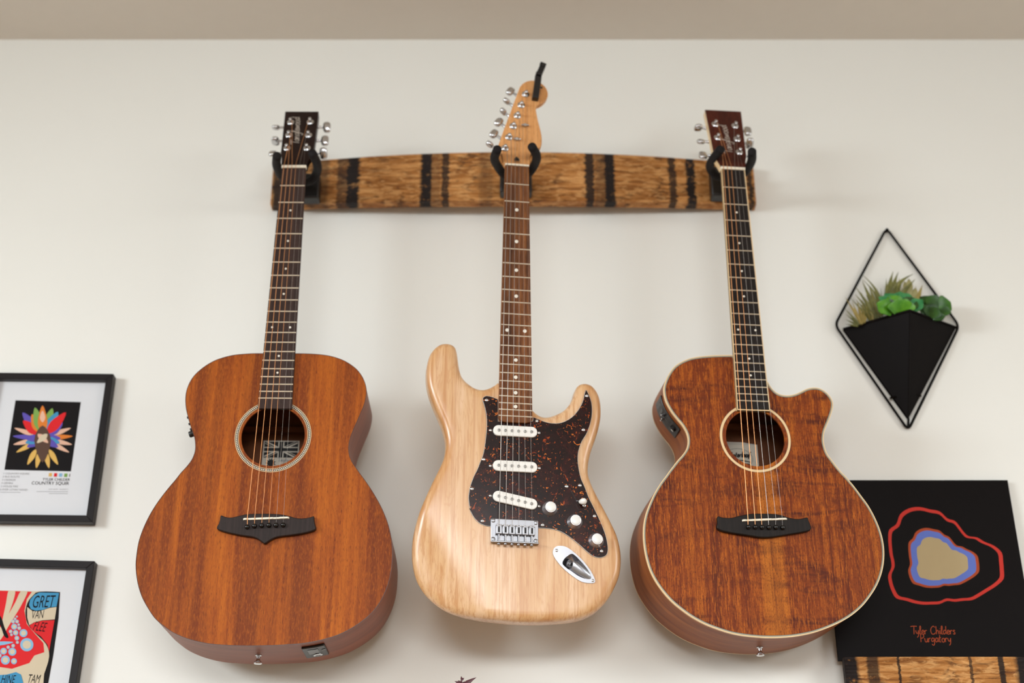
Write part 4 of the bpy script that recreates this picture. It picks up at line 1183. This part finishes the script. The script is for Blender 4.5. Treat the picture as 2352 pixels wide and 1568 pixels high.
def picture(tr, br, slope, W, H, label, opening, art):
    """frame from its front top right corner; art(P, add) draws on the print in px"""
    D = .020; Y = WALL - D
    c = at_y(*tr, Y); ang = math.atan(slope)
    base = at_y(*br, Y)
    f = empty('picture_frame', Matrix.Translation((c.x, WALL - .001, c.z)) @ Matrix.Rotation(ang, 4, 'Y'), label, 'picture')
    H = (c - base).length; B = .0125
    I = f.matrix_world.inverted()
    L = lambda x, y, h=.006: (lambda q: (q.x, q.z))(I @ at_y(x, y, WALL - h))
    def bar(P): bev(prism('frame_bar', P, -D + .001, 0, FRAMEM, f, smooth=30), .0008)
    bar([(0, 0), (-B, -B), (-W + B, -B), (-W, 0)]); bar([(0, -H), (-W, -H), (-W + B, -H + B), (-B, -H + B)])
    bar([(0, 0), (0, -H), (-B, -H + B), (-B, -B)]); bar([(-W, 0), (-W + B, -B), (-W + B, -H + B), (-W, -H)])
    (x0, z1), (x1, z0) = L(*opening[0], .008), L(*opening[1], .008)
    o0, o1 = -W + B * .6, -B * .6; q0, q1 = -H + B * .6, -B * .6
    prism('mat_board', [(o0, q1), (o1, q1), (o1, q0), (o0, q0)], -.0070, -.0035, MATB, f)
    fl = Flat(); lay = lambda l: -.0071 - .00003 * l
    box_ = (x0 + .0005, x1 - .0005, z0 + .0005, z1 - .0005)
    clip = lambda p: (min(max(p[0], box_[0]), box_[1]), min(max(p[1], box_[2]), box_[3]))
    cnt = [0]
    def add(pxs, m, l, sm=0):
        cnt[0] += 1; l = 1 + l * 3 + cnt[0] * .12
        P = [clip(L(*p)) for p in pxs]
        if sm: P = [clip(p) for p in spline(P, sm, True)]
        fl.poly([(u, lay(l), z) for u, z in P], m)
    def put(V, F, m, l):
        l = 1 + l * 3 + cnt[0] * .12 + 2
        fl.add([(*clip((u, z))[:1], lay(l), clip((u, z))[1]) for u, z in V], F, m)
    art(L, add, put, (x0, x1, z0, z1))
    fl.build('print', f)
    box('backing', (-W + .004, -.003, -H + .004), (-.004, 0, -.004), BLACK, f)
    return f


def art_square(L, add, put, b):
    x0, x1, z0, z1 = b; s = 280 / 1155; Z = lambda a, c: (a * s, 840 + c * s)
    add([Z(150, 330), Z(770, 347), Z(675, 1003), Z(45, 988)], I_BLACK, 1)
    # loose fan of coloured shapes around a dark middle
    rnd = random.Random(3); cx, cy = 408, 690
    def leaf(ang, r0, r1, wd, m, l):
        d = Vector((math.cos(ang), math.sin(ang))); n_ = Vector((-d.y, d.x))
        add([Z(*(Vector((cx, cy)) + d * r + n_ * w)) for r, w in ((r0, 0), (r0 * .6 + r1 * .4, wd), (r1, 0), (r0 * .6 + r1 * .4, -wd))], m, l, 4)
    for k, (a, m) in enumerate(((200, I_SKIN), (184, I_PURPLE), (168, I_SKIN), (152, I_YEL), (-20, I_SKIN), (-4, I_ORANGE), (12, I_SKIN), (28, I_SKIN))): leaf(R(a), 90, 285, 22, m, 2)
    for k, (a, m, r1) in enumerate(((232, I_PURPLE, 310), (246, I_ORANGE, 250), (256, I_GREEN, 300), (288, I_GREEN, 300), (300, I_BLUE, 290), (312, I_RED, 330), (222, I_RED, 250), (322, I_PURPLE, 240))): leaf(R(a), 60, r1, 48, m, 3 + k % 3)
    for a in (60, 78, 102, 120): leaf(R(a), 120, 290, 26, I_YEL, 3)
    for a in (150, 165, 180, 0, 15, 30): leaf(R(a), 30, 170, 34, I_PURPLE if a % 2 == 0 else I_BLUE, 6)
    leaf(R(-90), 40, 310, 46, I_ORANGE, 7); leaf(R(90), -120, 230, 80, I_BROWN, 7); leaf(R(-90), 150, 260, 26, I_SKIN, 8)
    leaf(R(40), -60, 70, 28, I_SKIN, 8); leaf(R(140), -60, 70, 28, I_CREAM, 8)
    for k, m in enumerate((I_YEL, I_RED, I_SKY, I_GREEN)):
        a, c = 468 + 48.5 * k, 1018 + 1.6 * k; add([Z(a, c), Z(a + 30, c), Z(a + 26, c + 34), Z(a - 4, c + 33)], m, 1)
    add([Z(662, 1026), Z(669, 1026), Z(665, 1054), Z(658, 1054)], I_BROWN, 1)
    def line(txt, a, c, hgt, m, right=False):
        u, z = L(*Z(a, c)); h = hgt * s / 1.36 / 1000 * 1.4
        V, F = type_mesh(txt, h, lambda x, y: (u + x, z + y), 'RIGHT' if right else 'LEFT'); put(V, F, m, 1)
    for k, tx in enumerate(('1 COUNTRY SQUIRE', '2 BUS ROUTE', '3 CREEKER', '4 GEMINI', '5 HOUSE FIRE', "6 EVER LOVIN' HAND")): line(tx, 33 - 6 * k, 1031 + 30.5 * k, 20, GREYI)
    line('TYLER CHILDER', 664, 1093, 27, I_BLACK, True); line('COUNTRY SQUIR', 655, 1131, 33, I_BLACK, True)
    line('OUT NOW - AUGUST 2', 650, 1180, 13, GREYI, True)
    for a0, a1, c in ((350, 648, 1194), (468, 645, 1212), (5, 200, 1200)): add([Z(a0, c - 2), Z(a1, c), Z(a1, c + 4), Z(a0, c + 2)], GREYI, 1)


def art_waves(L, add, put, b):
    s = 240 / 1263; Z = lambda a, c: (a * s, 1270 + c * s)
    add([Z(-60, 440), Z(730, 460), Z(560, 1700), Z(-60, 1700)], I_CREAM, 1)
    # red field with pale ripples
    add([Z(-60, 455), Z(390, 470), Z(330, 560), Z(300, 700), Z(330, 860), Z(430, 980), Z(530, 1090), Z(540, 1200), Z(420, 1240), Z(360, 1330), Z(150, 1400), Z(-60, 1370)], I_RED, 2)
    for o in (0, 1):
        add([Z(110 + 150 * o, 455), Z(190 + 150 * o, 455), Z(160 + 120 * o, 600), Z(110 + 90 * o, 740), Z(60 + 40 * o, 900), Z(20, 1040), Z(-60, 1100), Z(-60, 1010), Z(10 + 20 * o, 900), Z(50 + 60 * o, 740), Z(80 + 110 * o, 600)], I_CREAM, 3, 3)
    add([Z(-60, 700), Z(20, 780), Z(60, 900), Z(110, 1020), Z(60, 1010), Z(10, 880), Z(-60, 790)], I_BLACK, 4, 3)
    add([Z(-60, 1080), Z(60, 1070), Z(170, 1080), Z(60, 1110), Z(-60, 1120)], I_SKY, 4, 3)
    # clusters of pale and blue discs
    rnd = random.Random(5)
    for a, c, r in ((210, 770, 12), (188, 798, 16), (165, 830, 22), (212, 830, 22), (232, 868, 15), (178, 892, 36), (238, 910, 22), (135, 950, 22), (195, 965, 32), (145, 990, 16), (290, 970, 48), (210, 1030, 28), (216, 1082, 18), (165, 1122, 22), (105, 1140, 20), (50, 1188, 40), (155, 1195, 48), (72, 1295, 55), (175, 1310, 36), (0, 1240, 26), (330, 1110, 80)):
        add([Z(a + r * math.cos(k * .5236), c + r * math.sin(k * .5236)) for k in range(12)], I_SKY, 5, 2)
        add([Z(a + r * .62 * math.cos(k * .5236), c + r * .62 * math.sin(k * .5236)) for k in range(12)], I_CREAM, 6, 2)
    # dark contour and lettered panels
    add([Z(480, 470), Z(730, 475), Z(590, 1560), Z(500, 1560), Z(540, 1460), Z(600, 1250), Z(560, 1100), Z(430, 970), Z(340, 860), Z(312, 720), Z(340, 600), Z(400, 520)], I_BLACK, 3, 3)
    def panel(P, m, tx, a, c, h, mt, rot=0):
        add([Z(*p) for p in P], m, 7)
        u, z = L(*Z(a, c)); hh = h * s / 1.4 / 1000 * 1.35; cr, sr = math.cos(rot), math.sin(rot)
        V, F = type_mesh(tx, hh, lambda x, y: (u + (x * .50 + y * .12) * cr - y * sr, z + y * cr + x * .5 * sr), 'LEFT'); put(V, F, mt, 8)
    panel([(480, 480), (720, 485), (690, 650), (600, 660), (520, 690), (440, 700), (380, 680), (358, 630), (370, 570), (420, 510)], I_BLUE, 'GRET', 385, 665, 165, I_BLACK, .05)
    panel([(335, 655), (400, 705), (480, 708), (600, 668), (690, 655), (668, 805), (520, 815), (420, 840), (360, 875), (335, 780)], I_CREAM, 'VAN', 380, 800, 110, I_BLACK, .1)
    panel([(362, 880), (430, 838), (520, 822), (665, 815), (600, 1190), (580, 1110), (500, 1010), (410, 950)], I_RED, 'FLEE', 395, 935, 120, I_BLACK, -.1)
    panel([(-60, 1480), (90, 1470), (200, 1440), (260, 1470), (285, 1560), (285, 1700), (-60, 1700)], I_BLUE, 'HINE', 10, 1575, 110, I_BLACK)
    panel([(310, 1500), (540, 1455), (520, 1700), (300, 1700)], I_CREAM, 'TAM', 330, 1570, 110, I_BLACK)


picture((260.6, 858), (214.5, 1199), .012, .222, .27, 'black framed print with a dark square of coloured shapes above a track list', [(-2, 915), (176, 1140)], art_square)
picture((217.6, 1288), (176, 1629), .026, .222, .27, 'black framed red, blue and cream psychedelic print with lettered panels', [(-42, 1353.5), (133, 1590)], art_waves)

# ------------------------------------------------------------------ record sleeve on its ledge
Yb, Yt = WALL - .021, WALL - .010
bl = at_y(1925.5, 1517, Yb); trc = at_y(2314.5, 1102, Yt); sw = .318
sl_len = math.hypot(trc.z - bl.z, Yt - Yb)
lean = math.atan2(Yt - Yb, trc.z - bl.z)
SM = Matrix.Translation((bl.x, Yb, bl.z)) @ Matrix.Rotation(-lean, 4, 'X')
SW = max(.30, trc.x - bl.x)
sleeve = empty('record_sleeve', SM, 'black square record sleeve with a red-edged pale blot and handwriting, leaning on a wooden ledge', 'record sleeve')
SLEEVE = plain('black_sleeve', srgb(9, 4, 4), .5, spec=.10)
bev(prism('card', [(0, 0), (SW, 0), (SW, sl_len), (0, sl_len)], 0, .005, SLEEVE, sleeve), .0006)
SI = SM.inverted()


def on_sleeve(x, y, l):
    o = SI @ Vector((0, 0, EYE)); d = SI.to_3x3() @ ray(x, y); p = o + d * (-o.y / d.y)
    return (p.x, -.00008 * l, p.z)


fl = Flat(); rnd = random.Random(11)
R_RED, R_OR, R_BLUE, R_SAND = col('ember', 206, 58, 48), col('rust', 178, 78, 44), col('cornflower', 104, 124, 206), col('sand', 188, 168, 128)
cx, cy = 2150, 1288


def blot(k, seed, jag):
    rn = random.Random(seed); P = []
    for i in range(40):
        t = 2 * math.pi * i / 40; r = 1 + .16 * math.sin(3 * t + 1.1) + .10 * math.sin(2 * t + .3)
        r *= 1 + jag * (rn.random() - .5)
        P.append((cx + 92 * k * r * math.cos(t) * 1.12 + 8, cy + 92 * k * r * math.sin(t) * .96))
    return P


for k, m, l, jag in ((1.24, R_RED, 1, .10), (1.16, SLEEVE, 2, .10), (.76, R_OR, 3, .08), (.70, R_BLUE, 4, .08), (.55, R_SAND, 5, .10)):
    fl.poly([on_sleeve(x, y, l) for x, y in spline(blot(k, 4, jag), 3, True)], m)
for tx, x0_, y0_, wpx in (('Tyler Childers', 2094, 1456, 102), ('Purgatory', 2114, 1474, 72)):
    p0 = Vector(on_sleeve(x0_, y0_, 2)); n_ = sum(STROKES[c][0] for c in tx); p1 = Vector(on_sleeve(x0_ + wpx, y0_, 2)); sz = (p1 - p0).length / n_
    V, F, _ = script(tx, sz * 1.05, .0012, lambda a, b: (p0.x + a * .95, p0.y, p0.z + b), .05)
    fl.add(V, F, R_OR)
fl.build('cover_print', sleeve)

# ledge: a short barrel stave as front lip on a narrow shelf
YL = Yb - .022
lt = at_y(1938, 1507.5, YL); rt = at_y(2366, 1507.5, YL)
ledge = empty('record_ledge', Matrix.Translation((lt.x, WALL, bl.z)), 'narrow barrel-wood ledge with charred ends under the record sleeve', 'shelf')
LW = rt.x - lt.x; top = lt.z - bl.z; fy = YL - WALL
lb = [(.006, .016, 1.0), (.046, .010, .85), (.088, .0022, .9), (.205, .0025, .8), (.255, .005, .95), (LW - .006, .020, 1.0)]
bev(prism('front_lip', [(0, -.085), (LW, -.085), (LW, top), (0, top)], fy, fy + .016, m_stave('charred_oak_lip', lb, 5.1, .009), ledge), .001)
LEDGEW = m_stave('ledge_oak', [(.0, .01, .9), (LW, .01, .9)], 8.2)
box('shelf_board', (.035, fy + .016, -.018), (LW - .035, -.001, -.0005), LEDGEW, ledge)
box('back_plate', (.035, -.016, -.085), (LW - .035, -.001, -.018), LEDGEW, ledge)

# ------------------------------------------------------------------ wire and metal wall planter
METAL = plain('matt_black_metal', srgb(9, 4, 3), .5, spec=.10)
YW = WALL - .006
W_ = lambda x, y, Y=YW: at_y(x, y, Y)
pc = W_(2064, 750)
planter = empty('wall_planter', Matrix.Translation((pc.x, WALL, pc.z)), 'black diamond wire wall planter with a folded triangular metal pot', 'planter')
off = Vector((pc.x, WALL, pc.z))
lp = lambda *a: tuple(W_(*a) - off)


def rounded(P, r, n=5):
    out = []
    for i, p in enumerate(P):
        p = Vector(p); a = Vector(P[i - 1]); b = Vector(P[(i + 1) % len(P)]); u, v = (a - p).normalized(), (b - p).normalized()
        p0, p1 = p + u * r, p + v * r
        for k in range(n + 1):
            t = k / n; out.append(tuple(p0 * (1 - t) ** 2 + p * 2 * t * (1 - t) + p1 * t * t))
    return out


loop = rounded([lp(2036, 524), lp(2203, 748), lp(2086, 988), lp(1918, 746)], .012)
tube('wire_frame', loop + [loop[0], loop[1]], .0024, METAL, planter, 8)
tip_y = WALL - .068
rl, rr, rf, bt = Vector(lp(1937, 756)), Vector(lp(2196, 752)), Vector(tuple(at_y(2090, 713, tip_y) - off)), Vector(lp(2086, 962))
bt.y = -.008
def panel_(name, a, b, c):
    n_ = (b - a).cross(c - a).normalized() * .0008
    return mesh(name, [tuple(p) for p in (a, b, c)] + [tuple(p + n_) for p in (a, b, c)], [[0, 1, 2], [3, 5, 4], [0, 1, 4, 3], [1, 2, 5, 4], [2, 0, 3, 5]], METAL, planter)
rl.y = rr.y = -.006
panel_('pot_panel', rl, rf, bt); panel_('pot_panel', rf, rr, bt); panel_('pot_back', rl + Vector((0, .004, 0)), rr + Vector((0, .004, 0)), bt + Vector((0, .006, 0)))
SOIL = plain('dark_soil', srgb(40, 30, 24), .9, spec=.1, var=.3)
mesh('soil', [tuple(p + Vector((0, 0, -.006))) for p in (rl * .97, rf * .96, rr * .97)], [[0, 1, 2]], SOIL, planter)
tube('pot_rim', [tuple(rl), tuple(rf), tuple(rr)], .0026, METAL, planter, 8)
tube('fold_edge', [tuple(rf), tuple(bt)], .0013, METAL, planter, 6)
tube('bottom_rod', [tuple(bt), lp(2086, 982)], .0022, METAL, planter, 8)
for a, b in (((2044, 914), (2056, 914)), ((2115, 909), (2103, 909))): tube('side_rod', [lp(*a), tuple(Vector(lp(*b)) + Vector((0, -.006, 0)))], .002, METAL, planter, 6)
lathe('wall_nail', [(.0024, 0), (.0024, .007), (.0036, .008), (.003, .0095)], Vector(lp(2037, 529)) + Vector((0, .006, 0)), (0, -1, 0), METAL, planter, 10)

# ------------------------------------------------------------------ the plants in it
def green(name, a, b, rough=.45):
    t = NT(name); f = t.noise(t.map((60, 60, 60)), 1, 3); g_ = t.noise(t.map((300, 300, 300)), 1, 2)
    c = t.mix(a, b, t.ramp(f, [(.3, 0), (.7, 1)])); t.set(t.b.inputs['Subsurface Weight'], .0)
    return t.done(c, rough, spec=.4)


OLIVE = green('olive_leaf', srgb(76, 78, 36), srgb(126, 124, 62)); TAN = green('yellow_olive_leaf', srgb(128, 112, 52), srgb(170, 150, 84)); PALE = green('pale_leaf', srgb(136, 130, 84), srgb(168, 160, 110))
BRIGHT = green('bright_leaf', srgb(56, 118, 24), srgb(96, 156, 40), .3); JADE = green('jade_leaf', srgb(34, 110, 62), srgb(70, 142, 84), .3); MIDG = green('mid_leaf', srgb(36, 76, 22), srgb(62, 112, 30), .35); DEEP = green('deep_leaf', srgb(22, 50, 18), srgb(50, 92, 28), .35)


def blade(root, base, tip, width, bend, mat, parent, n=7, wide=.35, cup=.25):
    """one leaf from base to tip; widest at 'wide', bowed by bend"""
    base, tip = Vector(base), Vector(tip); d = tip - base; L = d.length; d.normalize()
    s = d.cross(Vector((0, -1, 0)));
    if s.length < .2: s = d.cross(Vector((1, 0, 0)))
    s.normalize(); nrm = s.cross(d).normalized(); V, F = [], []
    for i in range(n + 1):
        t = i / n; w = width * ((t / wide) ** .6 if t < wide else max(.02, (1 - ((t - wide) / (1 - wide)) ** (1.5 if wide > .4 else 1.05))))
        w = max(w, width * .05); p = base + d * L * t + Vector(bend) * 4 * t * (1 - t) * L
        V += [tuple(p - s * w / 2 + nrm * w * cup), tuple(p), tuple(p + s * w / 2 + nrm * w * cup)]
    for i in range(n):
        for k in range(2): F.append([3 * i + k, 3 * i + k + 1, 3 * i + k + 4, 3 * i + k + 3])
    o = mesh('leaf', V, F, mat, parent, 80)
    m = o.modifiers.new('thickness', 'SOLIDIFY'); m.thickness = max(.0006, width * .06)
    return o


Zp = lambda a, b: (1930 + a / 8.4, 610 + b / 8.4)


def plant(label, rootpx, Y, leaves, name, grp=None):
    r = at_y(*Zp(*rootpx), Y); r.z -= .006
    p = empty(name, Matrix.Translation(r), label, 'succulent', grp)
    for lf in leaves:
        (bx, by), (tx, ty), w, bend, m, wide, cup, dy = lf
        B = at_y(*Zp(bx + (tx - bx) * -.06, by + 55), Y) - r; T = at_y(*Zp(tx, ty), Y + dy) - r
        blade(p, B, T, w, bend, m, p, wide=wide, cup=cup)
    return p


sp = lambda b, t, w, m, bend=(0, 0, 0), dy=0: (b, (b[0] + (t[0] - b[0]) * 1.10, b[1] + (t[1] - b[1]) * 1.10), w * .84, bend, m, .26, .3, dy)
rd = lambda b, t, w, m, dy=0, wide=.62: (b, t, w, (0, -.08, .02), m, wide, .12, dy)
Yp = WALL - .03
plant('small yellow-olive spiky succulent at the outer corner of the wire planter', (430, 1090), Yp, [sp((400, 1090), (125, 655), .0085, TAN), sp((420, 1085), (330, 690), .0085, TAN), sp((440, 1075), (430, 700), .008, TAN), sp((380, 1090), (245, 730), .008, TAN), sp((360, 1095), (110, 850), .007, OLIVE), sp((350, 1100), (130, 950), .007, OLIVE), sp((330, 1105), (125, 1045), .006, OLIVE), sp((470, 1060), (500, 800), .007, TAN), sp((340, 1120), (130, 1125), .005, OLIVE)], 'spiky_succulent')
plant('olive spiky succulent with thin arching tips beside the green rosette', (700, 990), Yp, [sp((740, 960), (450, 350), .014, OLIVE, (-.02, 0, .02)), sp((700, 990), (330, 460), .012, OLIVE), sp((800, 900), (450, 235), .010, OLIVE, (.10, 0, .05)), sp((790, 900), (460, 325), .009, OLIVE, (.08, 0, .05)), sp((760, 960), (570, 440), .014, OLIVE), sp((680, 1000), (320, 590), .012, OLIVE), sp((640, 1020), (340, 700), .011, OLIVE), sp((600, 1030), (220, 650), .008, OLIVE), sp((770, 950), (600, 520), .013, TAN), sp((820, 930), (785, 475), .006, OLIVE), sp((560, 1040), (430, 690), .008, OLIVE), sp((720, 980), (520, 600), .013, OLIVE), sp((660, 1010), (420, 560), .012, OLIVE), sp((800, 940), (660, 430), .012, OLIVE), sp((620, 1030), (480, 760), .012, TAN), sp((840, 900), (740, 560), .012, OLIVE)], 'spiky_succulent')
plant('tall olive succulent with upright pointed leaves behind the green rosette', (1050, 640), Yp + .01, [sp((920, 640), (1010, 160), .016, OLIVE, (-.03, 0, 0)), sp((960, 640), (1105, 170), .016, OLIVE, (-.03, 0, 0)), sp((1010, 640), (1370, 205), .017, OLIVE, (-.12, 0, .06)), sp((1060, 640), (1410, 295), .014, OLIVE), sp((880, 640), (890, 280), .008, OLIVE), sp((980, 640), (1080, 270), .012, OLIVE), sp((1120, 600), (1135, 265), .010, PALE), sp((900, 660), (960, 350), .012, OLIVE), sp((1000, 650), (1180, 330), .014, OLIVE), sp((1080, 650), (1300, 400), .013, OLIVE), sp((940, 660), (900, 380), .012, OLIVE)], 'spiky_succulent')
plant('pale dusty succulent at the back of the wire planter', (1420, 640), Yp + .015, [rd((1330, 640), (1320, 250), .013, PALE), rd((1290, 640), (1240, 300), .012, PALE), rd((1380, 640), (1460, 430), .011, PALE), sp((1470, 640), (1575, 395), .011, TAN), sp((1400, 650), (1450, 420), .010, TAN), sp((1360, 620), (1180, 430), .008, TAN)], 'pale_succulent')
plant('bright green rosette succulent with broad rounded leaves', (1160, 900), Yp - .02, [rd((1000, 900), (710, 710), .034, BRIGHT, -.012), rd((1150, 930), (1110, 640), .048, BRIGHT, -.016), rd((1180, 920), (1290, 640), .040, BRIGHT, -.014), rd((1120, 880), (930, 575), .036, BRIGHT, -.004), rd((1150, 820), (850, 540), .026, JADE, .004), rd((1160, 800), (1160, 500), .030, JADE, .006), rd((1180, 800), (1330, 540), .030, JADE, .004), rd((1230, 860), (1440, 625), .032, DEEP, -.006), rd((1300, 880), (1590, 660), .026, JADE, -.006), rd((1060, 800), (740, 600), .022, JADE, .0), rd((1100, 880), (880, 650), .02, DEEP, -.008), rd((1330, 880), (1560, 740), .018, BRIGHT, -.006)], 'rosette_succulent')
plant('dark green round-leaved succulent spilling over the corner of the planter', (1780, 960), Yp - .012, [rd((1880, 800), (1660, 590), .030, DEEP, -.004), rd((1880, 780), (2130, 700), .036, MIDG, -.006), rd((1900, 840), (2140, 910), .020, DEEP, -.008), rd((1740, 960), (1740, 760), .030, DEEP, -.012), rd((1760, 960), (1890, 830), .026, DEEP, -.014), rd((1720, 960), (1610, 760), .028, DEEP, -.006), rd((1800, 990), (2030, 970), .016, DEEP, -.012), rd((1760, 760), (1530, 600), .022, DEEP, .004), sp((1870, 780), (1915, 600), .008, JADE), sp((1560, 900), (1680, 620), .007, TAN), sp((1590, 880), (1740, 760), .006, TAN)], 'round_leaf_succulent')

# ------------------------------------------------------------------ tip of a plant on the shelf below the picture
PLUM = plain('plum_leaf', srgb(84, 44, 52), .5)
pb = at_y(1050, 1568, WALL - .12); ps = Vector((pb.x, pb.y, pb.z - .20))
shelf = tag(box('wall_shelf', (ps.x - .18, WALL - .20, ps.z - .025), (ps.x + .18, WALL - .0005, ps.z), LEDGEW, bevel=.002), 'plain oak wall shelf below the electric guitar carrying a potted plant', 'shelf')
pot = empty('potted_plant', Matrix.Translation(ps), 'slender plum-leaved plant whose tip rises below the electric guitar', 'plant')
lathe('pot', [(.030, 0), (.038, .06), (.041, .062), (.041, .07), (.036, .07), (.034, .055)], (0, 0, .0005), (0, 0, 1), WHITE, pot, 24)
tp = at_y(1061, 1556, WALL - .12) - ps
tube('stem', [(0, 0, .05), (.004, 0, .12), (tp.x - .006, 0, tp.z - .05), tuple(tp)], .0014, PLUM, pot, 6)
for (x, y), w in (((1059, 1552), .004), ((1066, 1556), .004), ((1068, 1564), .0035), ((1044, 1564), .006), ((1052, 1562), .006)):
    T = at_y(x, y, WALL - .122) - ps; B = tp + Vector((0, 0, -.004 if y < 1560 else -.010))
    blade(pot, B, T, w, (0, 0, 0), PLUM, pot, n=4)
for k in range(10):
    z = .09 + .011 * k; s_ = 1 if k % 2 else -1
    blade(pot, (.004, 0, z), (.004 + s_ * .026, -.008, z + .018), .010, (0, 0, .05), PLUM, pot, n=4)
